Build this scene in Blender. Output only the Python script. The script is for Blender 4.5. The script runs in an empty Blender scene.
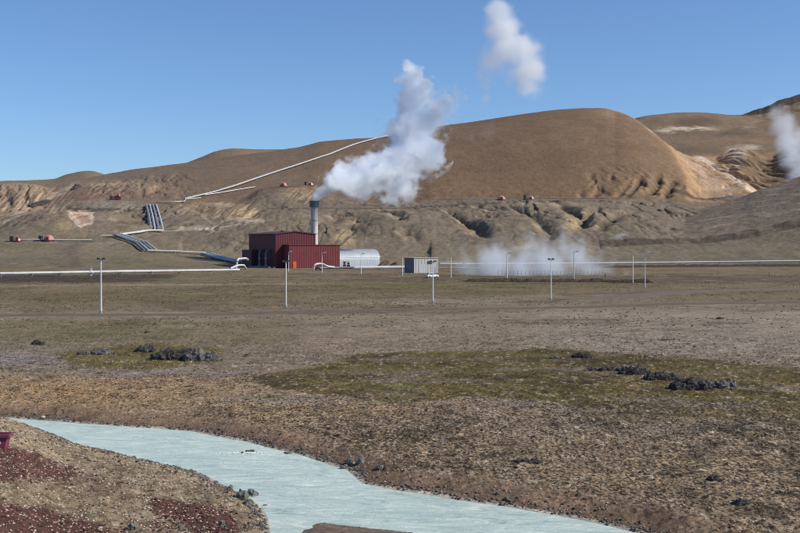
import bpy, bmesh, math, random
import numpy as np
from mathutils import Vector, Matrix

# ------------------------------------------------------------------ scene basics
C = bpy.context.scene.collection
F = 1111.0          # focal length in photo pixels (800 wide)
CAM = 10.3          # camera height over the plain
HY = 245.0          # row of the horizon
WATER = -0.5
rng = np.random.default_rng(7)
random.seed(7)

def link(o):
    C.objects.link(o); return o

def tag(o, label=None, cat=None, group=None, kind=None):
    if label: o['label'] = label
    if cat: o['category'] = cat
    if group: o['group'] = group
    if kind: o['kind'] = kind
    return o

# ------------------------------------------------------------------ noise
def _h(ix, iy, seed):
    n = (ix.astype(np.int64)*374761393 + iy.astype(np.int64)*668265263 + seed*1442695041) & 0xffffffff
    n = ((n ^ (n >> 13))*1274126177) & 0xffffffff
    n = (n ^ (n >> 16)) & 0xffff
    return n.astype(np.float32)/32767.5 - 1.0

def vn(x, y, seed=0):
    xi = np.floor(x); yi = np.floor(y)
    fx = (x-xi).astype(np.float32); fy = (y-yi).astype(np.float32)
    fx = fx*fx*(3-2*fx); fy = fy*fy*(3-2*fy)
    a = _h(xi, yi, seed); b = _h(xi+1, yi, seed); c = _h(xi, yi+1, seed); d = _h(xi+1, yi+1, seed)
    return (a*(1-fx)+b*fx)*(1-fy) + (c*(1-fx)+d*fx)*fy

def fbm(x, y, octv=4, seed=0, gain=.5):
    s = 0; a = 1.0; t = 0
    ca, sa = math.cos(.6), math.sin(.6)
    for k in range(octv):
        s = s + a*vn(x, y, seed+k*17); t += a; a *= gain
        x, y = (x*ca-y*sa)*2.03+5.1, (x*sa+y*ca)*2.03-3.7
    return s/t

def sm(a, b, v):
    t = np.clip((v-a)/(b-a+1e-9), 0, 1)
    return t*t*(3-2*t)

def smax(a, b, k):
    h = np.clip(.5+.5*(a-b)/k, 0, 1)
    return b*(1-h)+a*h + k*h*(1-h)

def ip(px, pts):
    a = np.array(pts, float)
    return np.interp(px, a[:, 0], a[:, 1])

def ips(px, pts, w=6):          # softened interpolation
    return (ip(px-w, pts)+2*ip(px, pts)+ip(px+w, pts))/4

def seg_dist(X, Y, pts, closed=False):
    """distance to a polyline, and the parameter along it (0..n)"""
    best = np.full(X.shape, 1e9); par = np.zeros(X.shape)
    n = len(pts)
    for i in range(n if closed else n-1):
        ax, ay = pts[i]; bx, by = pts[(i+1) % n]
        dx, dy = bx-ax, by-ay
        t = np.clip(((X-ax)*dx+(Y-ay)*dy)/(dx*dx+dy*dy+1e-9), 0, 1)
        d = np.hypot(X-ax-t*dx, Y-ay-t*dy)
        m = d < best
        best = np.where(m, d, best); par = np.where(m, i+t, par)
    return best, par

def inside(X, Y, pts):
    r = np.zeros(X.shape, bool); n = len(pts)
    for i in range(n):
        ax, ay = pts[i]; bx, by = pts[(i+1) % n]
        c = (ay > Y) != (by > Y)
        r ^= c & (X < (bx-ax)*(Y-ay)/(by-ay+1e-12)+ax)
    return r

# ------------------------------------------------------------------ river outline (world metres)
def onplane(px, py, z=0.0):
    Y = (CAM-z)*F/(py-HY)
    return ((px-400)*Y/F, Y)

far_px = [(12, 418), (40, 420), (80, 423), (120, 426), (160, 428.5), (192, 431), (220, 437), (248, 441.5), (272, 448),
          (300, 454), (324, 462), (336, 466), (348, 469), (356, 476), (364, 483), (396, 490), (428, 494), (460, 500), (500, 505), (540, 512),
          (580, 519), (612, 526), (640, 533), (700, 552), (800, 590), (1000, 680)]
near_px = [(36, 429), (52, 434), (80, 446), (104, 450), (136, 458), (172, 466), (196, 472), (216, 482), (236, 492), (250, 500), (262, 510), (266, 520), (268, 533), (262, 560), (250, 640), (240, 800)]
FARB = [(-120.0, 70.0), (-60.0, 71.0), (-34.0, 70.)] + [onplane(x, y, WATER) for x, y in far_px]
NEARB = [(-120.0, 65.5), (-60.0, 66.2), (-27.0, 66.4), (-22.6, 66.)] + [onplane(x, y, WATER) for x, y in near_px]
RIVER = FARB + NEARB[::-1]
spit_px = [(290, 560), (298, 536), (306, 528), (316, 524), (324, 522.5), (338, 524), (352, 526.5), (380, 529), (400, 531), (425, 534), (470, 542), (520, 556), (560, 590), (420, 640), (300, 640)]
SPIT = [onplane(x, y, WATER) for x, y in spit_px]

# ------------------------------------------------------------------ base surface: table of heights (px knots x depth)
KX = [-400, 0, 60, 120, 180, 240, 330, 400, 480, 560, 620, 700, 800, 1200]
KY = [0, 440, 480, 520, 560, 600, 660, 720, 780, 820, 1000, 3000]
def zy(y, Y): return CAM-(y-HY)*Y/F
def _col(ys):   # rows of image heights for depths 520..780
    return [0, 0, .6] + [zy(ys[k], KY[3+k]) for k in range(6)]
KZ = np.array([
    _col([257, 246, 238, 226, 215, 208]) + [40, 44, 44],
    _col([258, 246, 239, 227, 216, 209]) + [40, 44, 44],
    _col([258, 245, 239, 227, 215, 208]) + [40, 44, 44],
    _col([259, 248, 239, 227, 214, 205]) + [40, 44, 44],
    _col([261, 252, 241, 226, 213, 205]) + [41, 44, 44],
    _col([264, 257, 244, 227, 214, 206]) + [41, 44, 44],
    _col([267, 260, 246, 228, 214, 206]) + [41, 44, 44],
    _col([266, 258, 244, 226, 213, 206]) + [42, 44, 44],
    _col([266, 259, 246, 228, 212, 201]) + [44, 46, 46],
    _col([266, 258, 246, 228, 213, 201]) + [44, 46, 46],
    _col([265, 257, 246, 229, 214, 201]) + [44, 46, 46],
    _col([264, 252, 243, 232, 218, 208]) + [44, 46, 46],
    _col([262, 249, 228, 222, 215, 208]) + [44, 46, 46],
    _col([262, 249, 228, 222, 215, 208]) + [44, 46, 46]], float)

def base(PX, Y):
    # bilinear with softened column blend
    kx = np.array(KX, float); ky = np.array(KY, float)
    i = np.clip(np.searchsorted(kx, PX)-1, 0, len(kx)-2); j = np.clip(np.searchsorted(ky, Y)-1, 0, len(ky)-2)
    u = np.clip((PX-kx[i])/(kx[i+1]-kx[i]), 0, 1); v = np.clip((Y-ky[j])/(ky[j+1]-ky[j]), 0, 1)
    return (KZ[i, j]*(1-u)+KZ[i+1, j]*u)*(1-v)+(KZ[i, j+1]*(1-u)+KZ[i+1, j+1]*u)*v

def layer(PX, Y, crest, D, foot, back=.35, c=.55, w=5, amp=0., seed=1):
    """one hill: crest line (photo row per column) at depth D, foot (depth, row) lines"""
    cy = ips(PX, crest, w)
    Dc = ip(PX, D) if isinstance(D, list) else D+0*PX
    Fd = ip(PX, foot[0]) if isinstance(foot[0], list) else foot[0]+0*PX
    Fy = ip(PX, foot[1]) if isinstance(foot[1], list) else foot[1]+0*PX
    pen = 2.2*np.maximum(cy-Fy+1, 0)
    Fy = np.maximum(Fy, cy+2.5)
    if amp: cy = cy + amp*fbm(PX/9., PX*0+seed, 4, seed)
    zc = zy(cy, Dc); zf = zy(Fy, Fd)
    t = (Y-Fd)/np.maximum(Dc-Fd, 5.)
    s = t+c*t*(1-t)
    zfr = np.where(t < 0, zf+(Y-Fd)*.35, zf+(zc-zf)*s)
    b = np.maximum(Y-Dc, 0)
    sl = (zc-zf)/np.maximum(Dc-Fd, 5.)*(1-c)
    zb = zc + sl*b*np.exp(-b/15.) - back*b*(1-np.exp(-b/40.))
    return np.where(t <= 1, zfr, zb)-pen

K1 = ([(-400, 232), (-20, 224), (0, 221), (15, 215), (35, 210), (60, 209), (90, 211), (120, 214), (145, 221), (165, 232), (190, 250), (300, 320)], 665., (570., 244.))
K3 = ([(100, 260), (150, 242), (172, 226), (200, 226), (225, 219), (245, 213), (275, 208.5), (300, 209), (330, 219), (360, 250), (420, 300)], 700., (585., 252.))
K4 = ([(250, 262), (310, 240), (345, 224), (370, 216), (400, 211), (430, 211), (448, 216), (470, 228), (500, 244), (560, 270)], 690., (585., 254.))
K5 = ([(400, 268), (450, 241), (470, 228), (495, 219), (520, 219), (540, 226), (560, 238), (600, 256), (640, 275)], 665., (575., 252.))
K6 = ([(480, 258), (530, 236), (556, 224), (575, 217), (600, 214), (640, 216), (700, 234), (800, 280)], 705., (590., 252.))
K7 = ([(150, 300), (215, 222), (235, 206), (258, 190), (275, 187), (285, 186), (300, 185), (312, 185.5), (325, 190), (345, 199), (380, 206), (430, 212), (470, 240)], 850., (740., 214.))
RS = ([(420, 330), (560, 266), (590, 251), (620, 238), (650, 225.5), (700, 210), (740, 198.5), (757, 191), (780, 184), (800, 177), (850, 160), (1000, 125), (1400, 100)], 770.,
      ([(400, 600), (1400, 600)], [(400, 300), (560, 262), (600, 250), (650, 245), (700, 241), (750, 234), (800, 222), (1000, 190), (1400, 170)]))
H1 = ([(-400, 205), (0, 190), (60, 183), (105, 174.5), (130, 170), (150, 167.5), (200, 161), (230, 156.5), (270, 152), (300, 147), (320, 141.5), (350, 139), (375, 138), (387, 136.5), (400, 134), (440, 126), (470, 122),
       (510, 116), (550, 110.5), (580, 108), (606, 108), (625, 112), (640, 119.5), (660, 131), (680, 145), (700, 154), (720, 165.5), (740, 178), (757, 190), (775, 206), (800, 240), (900, 330)],
      [(-400, 1100), (105, 1100), (200, 1150), (300, 1200), (400, 1250), (615, 1250), (700, 1060), (757, 850), (800, 810), (1400, 810)],
      ([(-400, 800), (600, 810), (700, 795), (757, 780), (1400, 770)], [(-400, 212), (0, 210), (100, 201), (150, 203), (200, 205), (300, 206), (400, 204), (430, 199), (640, 198), (700, 207), (1400, 210)]))
H0 = ([(-400, 188), (0, 180.5), (40, 179.5), (55, 178.5), (65, 174.5), (85, 170.5), (95, 171.5), (110, 177), (140, 195), (200, 260)], 1350., (900., 212.))
H0b = ([(-400, 184), (-20, 184), (20, 183), (40, 185), (54, 190), (66, 200), (80, 218), (110, 250), (140, 300)], 960., (735., 222.))
H2 = ([(100, 240), (160, 176), (195, 160), (215, 151.5), (232, 148.5), (255, 149.5), (285, 150), (310, 150), (350, 170), (420, 240)], 1750., (1150., 190.))
H3 = ([(540, 200), (600, 135), (640, 119), (665, 115), (690, 114), (720, 115.5), (745, 117), (780, 120), (900, 130), (1400, 140)], 2250., (1300., 165.))
H4 = ([(560, 220), (620, 165), (655, 141), (690, 133), (720, 130), (745, 126), (770, 121), (800, 113), (1000, 95), (1400, 90)], 1800., (1150., 180.))
H5 = ([(640, 200), (700, 140), (735, 118), (750, 112), (762, 108), (775, 103), (800, 94), (850, 80), (1000, 60), (1400, 60)], 2100., (1700., 135.))
H6 = ([(620, 240), (690, 178), (705, 164), (722, 154), (738, 148), (750, 148), (762, 154), (772, 157), (782, 149), (800, 139), (850, 130), (1000, 120), (1400, 110)], 1300., (950., 196.))

def px_line(pts, Y):
    return [((x-400)*Y/F, Y) for x in pts]

# gullies: (list of (px, depth), depth_m, half width_m)
GUL = [
    ([(455, 735), (462, 700), (470, 665), (480, 630), (489, 600)], 9, 7),
    ([(449, 740), (452, 715), (459, 690)], 6, 5),
    ([(505, 760), (520, 735), (534, 705), (544, 670), (549, 630), (552, 600)], 7, 6),
    ([(560, 765), (568, 735), (576, 705), (582, 675), (584, 640)], 9, 7),
    ([(600, 755), (594, 730), (587, 700), (583, 670)], 8, 5),
    ([(545, 790), (556, 772), (562, 758)], 5, 5),
    ([(474, 780), (480, 750), (497, 735)], 5, 5),
    ([(402, 640), (408, 620), (420, 600)], 4, 5),
    ([(375, 730), (384, 700), (396, 680), (402, 650)], 7, 5),
    ([(640, 740), (628, 715), (618, 690), (606, 660), (600, 625)], 6, 7),
    ([(345, 720), (332, 690), (326, 660)], 5, 6),
    ([(72, 640), (84, 662), (90, 680), (96, 700)], 9, 9),
    ([(250, 720), (238, 690), (228, 670)], 7, 5),
    ([(262, 715), (252, 690), (246, 668)], 7, 5),
    ([(118, 620), (136, 655), (142, 690)], 5, 9),
]
_r = random.Random(12)
GUL2 = [([(644, 868), (636, 835), (625, 806)], 6, 5), ([(662, 880), (656, 842), (644, 806)], 7, 6), ([(676, 872), (670, 838), (664, 808)], 6, 5), ([(630, 848), (622, 822), (612, 804)], 4, 4), ([(600, 834), (594, 806)], 3.5, 4), ([(584, 830), (580, 806)], 3, 4)]
for _k in range(9):
    _p = _r.uniform(585, 682); _y = _r.uniform(806, 850); _l = _r.uniform(14, 36)
    GUL2.append(([(_p+_r.uniform(1, 6), _y+_l), (_p, _y)], _r.uniform(1.5, 4), _r.uniform(1.5, 3)))
for _k in range(20):          # streaky slumps across the foot of the left ridge
    _p = _r.uniform(88, 178); _y = _r.uniform(812, 930); _l = _r.uniform(30, 70)
    GUL2.append(([(_p+_r.uniform(4, 9), _y+_l), (_p, _y)], _r.uniform(1.2, 3), _r.uniform(2, 3.5)))

def carve(zz, Xs, Ys, G, a=.72, b=.12):
    for pts, dp, hw in G:
        wp = [((q-400)*w_/F, w_) for q, w_ in pts]
        xs = [p[0] for p in wp]; ys = [p[1] for p in wp]
        m = (Xs > min(xs)-25) & (Xs < max(xs)+25) & (Ys > min(ys)-25) & (Ys < max(ys)+25)
        if not m.any(): continue
        nw = fbm(Xs[m]/9., Ys[m]/9., 3, 41)
        d, par = seg_dist(Xs[m]+3.*nw, Ys[m]+4*fbm(Xs[m]/12., Ys[m]/12., 2, 47), wp)
        fade = np.clip(par/.5, 0, 1)*np.clip((len(wp)-1-par)/.5+.1, 0, 1)
        zz[m] -= a*dp*fade*np.exp(-(d/(hw*.62))**1.5)*(1+.5*nw)-b*dp*fade*np.exp(-((d-hw*1.3)/(hw*.6))**2)
    return zz

def height(PX, Y, fine=True):
    X = (PX-400)*Y/F
    z = base(PX, Y)
    far = sm(430, 560, Y)
    plain = 1-far
    # slow swell of the plain
    z = z + plain*sm(70, 140, Y)*.22*fbm(X/28., Y/40., 3, 5)
    if np.max(Y) > 500:
        f2 = Y > 500
        PXs, Ys, Xs = PX[f2], Y[f2], X[f2]
        zz = z[f2]
        warp = 4*fbm(Xs/60., Ys/60., 3, 9)
        # erosion noise
        er = 1-np.abs(fbm((Xs+warp)/26., Ys/75., 4, 3))*2.2
        er2 = 1-np.abs(fbm((Xs+warp)/10., Ys/60., 3, 23))*2.2
        mid = sm(545, 640, Ys)*(1-sm(775, 815, Ys))
        zz = zz+mid*(1.6*fbm(Xs/45., Ys/60., 4, 11))
        thin = np.clip(1-np.abs(fbm((Xs+warp)/17., Ys/42., 4, 35))*8, 0, 1)
        zz = zz-mid*1.5*thin*np.clip(.25+fbm(Xs/40., Ys/50., 2, 37)*1.5, 0, 1)
        for L, k in ((K1, 3), (K3, 6), (K4, 7), (K5, 9), (K6, 9), (K7, 6)):
            zz = smax(zz, layer(PXs, Ys, *L, back=.0), k)
        ero = np.clip(fbm(Xs/70., Ys/90., 2, 31)*2+.4, 0, 1)
        zz = zz-mid*(1.1*np.clip(er, 0, 1)**4+1.0*np.clip(er2, 0, 1)**3)*(.25+.75*ero)
        zz = carve(zz, Xs, Ys, GUL, .52, .10)-mid*1.3*thin*np.clip(.35+fbm(Xs/40., Ys/50., 2, 37)*1.5, 0, 1)
        # right smooth slope with a steep bank at its foot
        rs = layer(PXs, Ys, *RS, back=.30, c=.35)
        rs = rs+.35*fbm(Xs/50., Ys/20., 3, 55)
        zz = smax(zz, rs, 1.2)
        bankL = sm(596, 600, Ys+8*fbm(Xs/40., Xs*0, 3, 8))*sm(560, 640, PXs)
        zz = zz+bankL*1.2*(1-sm(600, 700, Ys))
        # hills
        fl = fbm(PXs/2.6, Ys/200., 3, 61)            # fine rills running down slope
        def hl(L, back=.35, c=.55, am=0., s=1):
            return layer(PXs, Ys, *L, back=back, c=c, amp=am, seed=s)
        h1 = hl(H1, .45, .45)
        h1 = h1+sm(810, 900, Ys)*(1.6*fbm(Xs/120., Ys/160., 3, 70)*sm(400, 300, PXs)+.5*fbm(Xs/30., Ys/80., 3, 71)+.05*fl)
        # nose of the big hill: concave face on the right of it
        nose = ip(Ys, [(800, 686), (880, 686), (1000, 670), (1150, 638), (1250, 606)])
        dr = np.clip((PXs-nose)/60., 0, 1)
        h1 = h1-7*np.sin(dr*math.pi)*(PXs > nose)*sm(800, 880, Ys)*sm(1270, 1150, Ys)
        rough = sm(0, 8, PXs-nose)
        r3 = 1-np.abs(fbm(Xs/22.+Ys/90., Ys/60.-Xs/80., 4, 77))*2
        h1 = h1-rough*2.4*np.clip(r3, 0, 1)**2*(Ys > 800)
        # slumps at the foot of the big hill and across the left ridge
        sl = np.clip(1-np.abs(fbm((Xs+Ys*.25)/10., Ys/50., 4, 81))*2.6, 0, 1)
        a_sl = sm(800, 825, Ys)*(1-sm(835, 905, Ys+25*fbm(Xs/18., Xs*0, 3, 80)))*sm(575, 615, PXs)*sm(688, 668, PXs)*.35
        a_sl = a_sl+sm(800, 850, Ys)*(1-sm(930, 1010, Ys))*sm(70, 110, PXs)*sm(205, 170, PXs)*.30
        h1 = h1-a_sl*5*sl
        zz = smax(zz, carve(h1, Xs, Ys, GUL2, .62, .04), 2)
        h0b = hl(H0b, .3, .4)
        fla = np.clip(1-np.abs(fbm((Xs+.3*Ys)/9., Ys/90., 4, 85))*2.2, 0, 1)
        h0b = h0b-3.*fla*sm(740, 790, Ys)*sm(960, 930, Ys)
        zz = smax(zz, h0b, 2)
        for L, a, s in ((H0, 3, 91), (H2, 3, 92), (H3, 6, 93), (H4, 6, 94)):
            h = hl(L)+a*fbm(Xs/60., Ys/120., 4, s)*.6
            zz = np.maximum(zz, h)
        h = hl(H5, am=1.6, s=95); h = h+9*fbm(Xs/45., Ys/60., 5, 96)*.8
        zz = np.maximum(zz, h)
        h6 = hl(H6, .35, .3)
        r6 = np.clip(1-np.abs(fbm((Xs+Ys*.2)/20., Ys/90., 4, 97))*2.2, 0, 1)
        h6 = h6-sm(960, 1010, Ys)*(7*r6**2)+sm(960, 1010, Ys)*2*fbm(Xs/30., Ys/40., 3, 98)
        zz = np.maximum(zz, h6)
        zz = zz + sm(560, 620, Ys)*(1-.62*sm(810, 860, Ys))*(.5*fbm(Xs/8., Ys/9., 4, 99)+.25*fbm(Xs/2.6, Ys/4., 3, 100))
        z[f2] = zz
    # small relief in the plain behind the far bank
    if fine:
        rmask = 1-road_mask(X, Y)
        q = plain*rmask
        big = np.clip(fbm(X/6., Y/9., 3, 101), -.2, 1)
        z = z + q*sm(36, 60, Y)*(.10*big+.05*fbm(X/1.6, Y/1.6, 3, 103)*sm(330, 160, Y))
        m = Y < 190
        zt = z[m]
        h1_ = 1.3*fbm(X[m]/.55, Y[m]/.7, 2, 105); h2_ = 1.2*fbm(X[m]/.22, Y[m]/.3, 2, 106); pat = fbm(X[m]/11., Y[m]/14., 3, 107)
        zt += q[m]*(.065*np.clip(h1_, -.1, 1)*(.6+.8*np.clip(pat+.4, 0, 1))+.045*h2_)*sm(190, 120, Y[m])
        z[m] = zt
    # river bed and its banks
    m = Y < 110
    if m.any():
        Xm, Ym, Pm = X[m], Y[m], PX[m]
        zt = z[m]
        wob = .35*fbm(Xm/2.2, Ym/2.2, 3, 111)
        df, _ = seg_dist(Xm, Ym, FARB); dn, _ = seg_dist(Xm, Ym, NEARB)
        ins = inside(Xm, Ym, RIVER)
        nearside = (~ins) & (dn < df)
        farside = (~ins) & ~nearside
        bed = WATER+.03-.5*np.clip(np.minimum(df, dn)/1.6, 0, 1)
        A = ip(Pm, [(-400, 3.2), (0, 2.5), (18, 2.3), (40, 1.5), (60, 1.0), (80, .75), (130, .6), (200, .65), (240, .7), (1400, 1.2)])
        nr = WATER+.03+A*(1-np.exp(-dn/(4.+0*dn)))*.9+.022*np.maximum(dn-4, 0)
        nr = np.minimum(nr+wob*.35*sm(0, 1, dn), 9)
        hill = np.maximum(0, 16-Ym)*.42
        nr = nr+hill
        fr = WATER+.03+(zt-WATER)*sm(-.15, 2.0, df+wob*1.0*sm(0, .5, df))
        fr = np.minimum(fr, zt)
        zt = np.where(ins, bed, np.where(nearside, nr+(zt*.9)*sm(0, .6, dn), fr))
        dsp, _ = seg_dist(Xm, Ym, SPIT, True); isp = inside(Xm, Ym, SPIT)
        zt = np.where(isp & ins, WATER+.01+.22*sm(0, 1.6, dsp)+.03*fbm(Xm/.5, Ym/.5, 3, 113), zt)
        z[m] = zt
    return z

# ------------------------------------------------------------------ roads as world polylines (centre px,row on the plain, half width m)
def plain_line(pts): return [onplane(a, b) for a, b in pts]
ROADS = [
    (plain_line([(-500, 321), (-100, 316.5), (0, 315.5), (100, 315), (200, 314), (300, 312), (400, 310.2), (500, 308.6), (600, 306.3), (680, 304), (800, 302.3), (1000, 301), (1500, 300)]), 3.6, 'dirt_road'),
    (plain_line([(560, 299), (610, 297.2), (660, 293.5), (700, 290.5), (760, 289), (900, 288), (1300, 287)]), 5.5, 'gravel_track'),
]
def road_mask(X, Y):
    m = np.zeros(X.shape)
    for pts, hw, _ in ROADS:
        ys = [p[1] for p in pts]
        s = (Y > min(ys)-15) & (Y < max(ys)+15)
        if s.any():
            d, _p = seg_dist(X[s], Y[s], pts)
            m[s] = np.maximum(m[s], 1-sm(hw, hw+2.5, d))
    return m
# ------------------------------------------------------------------ surface colours (albedo) by world place
def blob(A, B, cx, cy, rx, ry, p=2.0):
    return np.exp(-(np.abs((A-cx)/rx)**p+np.abs((B-cy)/ry)**p))

def mixc(col, c, m):
    m = np.clip(m, 0, 1)[:, None]
    return col*(1-m)+np.array(c)[None, :]*m

def poly_soft(A, B, pts, fe, ysc=1.):
    P = [(x, y*ysc) for x, y in pts]
    d, _ = seg_dist(A, B*ysc, P, True)
    i = inside(A, B*ysc, P)
    return sm(-fe, fe, np.where(i, d, -d))

MOSS = [(240, 384), (270, 373), (310, 364), (350, 356), (410, 350), (500, 351), (580, 351), (650, 357), (800, 368), (1200, 380), (1200, 440), (800, 428), (700, 420), (600, 413), (540, 402), (470, 398), (400, 402), (330, 396), (280, 392)]
MOSSL = [(50, 352), (90, 346), (150, 343), (230, 350), (215, 362), (160, 370), (100, 371), (70, 366)]

def colour(PX, Y, X, z):
    n = PX.size
    PP = HY+CAM*F/Y                      # row on the plain
    PY = HY+(CAM-z)*F/Y                  # row of the vertex itself
    n1 = fbm(X/9., Y/14., 4, 201); n2 = fbm(X/2.5, Y/4., 4, 202); n3 = fbm(X/30., Y/45., 3, 203); n4 = vn(X/.5, Y/.7, 204)
    W = PP+6*n1*(PP-HY)/110.; V = PX+14*n3+6*n1
    col = np.tile(np.array([.215, .18, .13]), (n, 1))
    # ---- plain
    col = mixc(col, (.26, .215, .165), sm(-.1, .5, n3)*.5)
    meadow = sm(320, 300, W)
    col = mixc(col, (.215, .172, .108), meadow*.9)
    col = mixc(col, (.12, .10, .055), meadow*sm(-.1, .4, n2*.6+n1*.6)*.6)
    W2_ = PP+2.2*fbm(X/16., Y/12., 4, 263)
    col = mixc(col, (.125, .12, .04), (blob(V, W2_, 400, 286, 130, 3.5)*.75+blob(V, W2_, 560, 284, 90, 2)*.5+blob(V, W2_, 170, 297, 190, 4)*.55+blob(V, W2_, 60, 281.5, 60, 1.5)*.5+blob(V, W2_, 480, 293, 90, 1.5)*.6)*sm(-.7, 0, n2))
    col = mixc(col, (.09, .068, .045), (blob(V, W2_, 330, 291, 150, 2)*.5+blob(V, W2_, 650, 294, 140, 1.6)*.6+blob(V, W2_, 250, 304, 160, 1.8)*.45)*sm(-.5, .2, n2))
    col = mixc(col, (.33, .285, .22), blob(V, W2_, 450, 301, 120, 2.8)*sm(-.8, -.1, n2)*.95)
    col = mixc(col, (.275, .235, .19), sm(470, 560, V)*sm(298, 312, W)*sm(362, 352, W)*.85)
    col = mixc(col, (.25, .22, .19), blob(V, W, 760, 340, 180, 12)*.5)
    col = mixc(col, (.26, .215, .155), blob(V, W, 370, 338, 130, 13)*.7)
    col = mixc(col, (.175, .15, .085), sm(330, 250, V)*sm(316, 322, W)*sm(350, 340, W)*.75)
    col = mixc(col, (.085, .085, .03), sm(.05, .5, n1+.4*n2)*sm(318, 322, W)*sm(350, 340, W)*sm(340, 250, V)*.5)
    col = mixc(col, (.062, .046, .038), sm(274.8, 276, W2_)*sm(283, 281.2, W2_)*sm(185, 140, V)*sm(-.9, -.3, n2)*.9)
    col = mixc(col, (.095, .072, .055), sm(275, 277, W2_)*sm(283, 281.5, W2_)*sm(300, 420, V)*sm(-.6, 0, n2)*.6)
    col = mixc(col, (.12, .13, .045), blob(V, W2_, 165, 279, 26, 2.2)*.7)
    # orange tan band
    tanb = sm(366, 380, W)
    col = mixc(col, (.285, .215, .14), tanb*.85)
    col = mixc(col, (.37, .25, .13), tanb*blob(V, W, 60, 393, 140, 16)*.95)
    col = mixc(col, (.33, .23, .13), tanb*blob(V, W, 440, 412, 90, 6)*.8+blob(V, W, 300, 415, 80, 14)*.5)
    # grey gravel flats
    col = mixc(col, (.24, .215, .215), (blob(V, W, 20, 358, 55, 7)+blob(V, W, 180, 374, 130, 3.2)+blob(V, W, 60, 364, 60, 5))*sm(-.7, .1, n2)*.9)
    g = blob(V, W, 520, 410, 130, 10)+blob(V, W, 290, 402, 70, 5)+blob(V, W, 760, 436, 60, 10)+blob(V, W, 640, 430, 130, 6)
    col = mixc(col, (.21, .19, .185), g*sm(-.5, .25, n2)*.8)
    # moss
    mo = poly_soft(V, W, MOSS, 5, 3.)*sm(-.95, -.45, n2)
    col = mixc(col, (.125, .098, .030), mo*.97)
    col = mixc(col, (.06, .048, .02), mo*sm(.1, .5, n1)*.6)
    col = mixc(col, (.17, .135, .09), mo*sm(.3, .6, n2)*.5)
    ml = poly_soft(V, W, MOSSL, 6, 3.)*sm(-.8, -.35, n2)
    col = mixc(col, (.13, .105, .035), ml*.95)
    col = mixc(col, (.19, .165, .15), mo*sm(.2, .5, fbm(X/7., Y/5., 4, 251))*.4)
    col = mixc(col, (.135, .118, .045), mo*sm(.1, .45, fbm(X/5., Y/6., 4, 253))*.45)
    col = mixc(col, (.20, .175, .155), mo*sm(.2, .45, fbm(X/9., Y/4., 4, 257))*.5)
    col = mixc(col, (.045, .036, .016), mo*sm(.1, .4, fbm(X/2., Y/3., 4, 259))*.6)
    for cx, cy, rx, ry, k in ((400, 386, 35, 3, .8), (530, 391, 30, 3, .8), (130, 402, 30, 2, .0), (545, 400, 60, 3, .5), (265, 400, 25, 2.2, .7), (320, 416, 14, 2.5, .7), (690, 460, 40, 4, .5), (620, 478, 50, 5, .4), (110, 360, 30, 3, .3)):
        col = mixc(col, (.185, .18, .05), blob(V, W, cx, cy, rx, ry)*sm(-.5, .2, n2)*k)
    # heath right of the river: darker clumps
    heath = sm(398, 425, W)*sm(250, 400, V)
    col = mixc(col, (.215, .17, .115), heath*.55)
    col = mixc(col, (.085, .07, .045), heath*sm(.05, .45, fbm(X/1.1, Y/1.6, 3, 207)+.5*n1)*.65)
    sc = sm(320, 345, W)*sm(.25, .6, fbm(X/.9, Y/1.4, 3, 209)+.35*n1)
    col = mixc(col, (.07, .055, .04), sc*.5)
    col = mixc(col, (.40, .32, .22), sm(.3, .6, fbm(X/.6, Y/.9, 2, 211)-.2*n1)*sm(360, 400, W)*.45)
    # long thin streaks on the flat beyond the road, dark specks and pale stones everywhere
    stx = fbm(X/9., Y/7., 5, 241, .62)
    col = mixc(col, (.085, .07, .045), sm(345, 320, W)*sm(.12, .5, stx)*.6)
    col = mixc(col, (.30, .255, .195), sm(345, 320, W)*sm(.15, .55, -stx)*.5)
    sp = fbm(X/.33, Y/.5, 2, 243)
    col = mixc(col, (.035, .028, .022), sm(325, 350, W)*sm(.38, .6, sp+.25*n1)*.8)
    col = mixc(col, (.50, .44, .37), sm(325, 350, W)*sm(.42, .65, -sp-.1*n1)*.6)
    hz = sm(388, 425, W)*sm(160, 320, V)*(.55+.3*sm(-.3, .3, n1))+sm(362, 380, W)*.4+sm(325, 345, W)*.16
    hz = np.clip(hz, 0, .85)
    # river surroundings
    m = (Y < 110)
    if m.any():
        Xm, Ym = X[m], Y[m]
        df, _ = seg_dist(Xm, Ym, FARB); dn, _ = seg_dist(Xm, Ym, NEARB); ins = inside(Xm, Ym, RIVER)
        near = (~ins) & (dn < df)
        c = col[m]
        fb = np.where(near | ins, 0, sm(3.2, .8, df+.9*fbm(Xm/1.5, Ym/1.5, 3, 213)))
        c = mixc(c, (.25, .175, .125), fb*.85)
        c = mixc(c, (.16, .115, .085), np.where(near | ins, 0, sm(1.1, .3, df))*.7)
        nm = near.astype(float)
        c = mixc(c, (.285, .225, .155), nm)
        q = fbm(Xm/.35, Ym/.45, 2, 215)
        c = mixc(c, (.12, .085, .055), nm*sm(.15, .5, q)*.6)
        c = mixc(c, (.46, .39, .29), nm*sm(.2, .55, -q)*.55)
        c = mixc(c, (.34, .29, .23), nm*sm(.1, .5, n3[m])*.4)
        pxm, pym = PX[m]+10*n1[m], PY[m]+5*n1[m]+3*n2[m]
        s1 = poly_soft(pxm, pym, [(-300, 425), (0, 444), (30, 452), (60, 465), (80, 473), (60, 476), (25, 476), (0, 480), (-300, 490)], 3)
        s2 = poly_soft(pxm, pym, [(-300, 510), (0, 503), (40, 505), (85, 520), (125, 536), (160, 560), (-300, 700)], 4)
        s3 = poly_soft(pxm, pym, [(140, 502), (160, 498), (200, 502), (228, 512), (238, 526), (240, 545), (200, 545), (180, 520)], 4)
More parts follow.
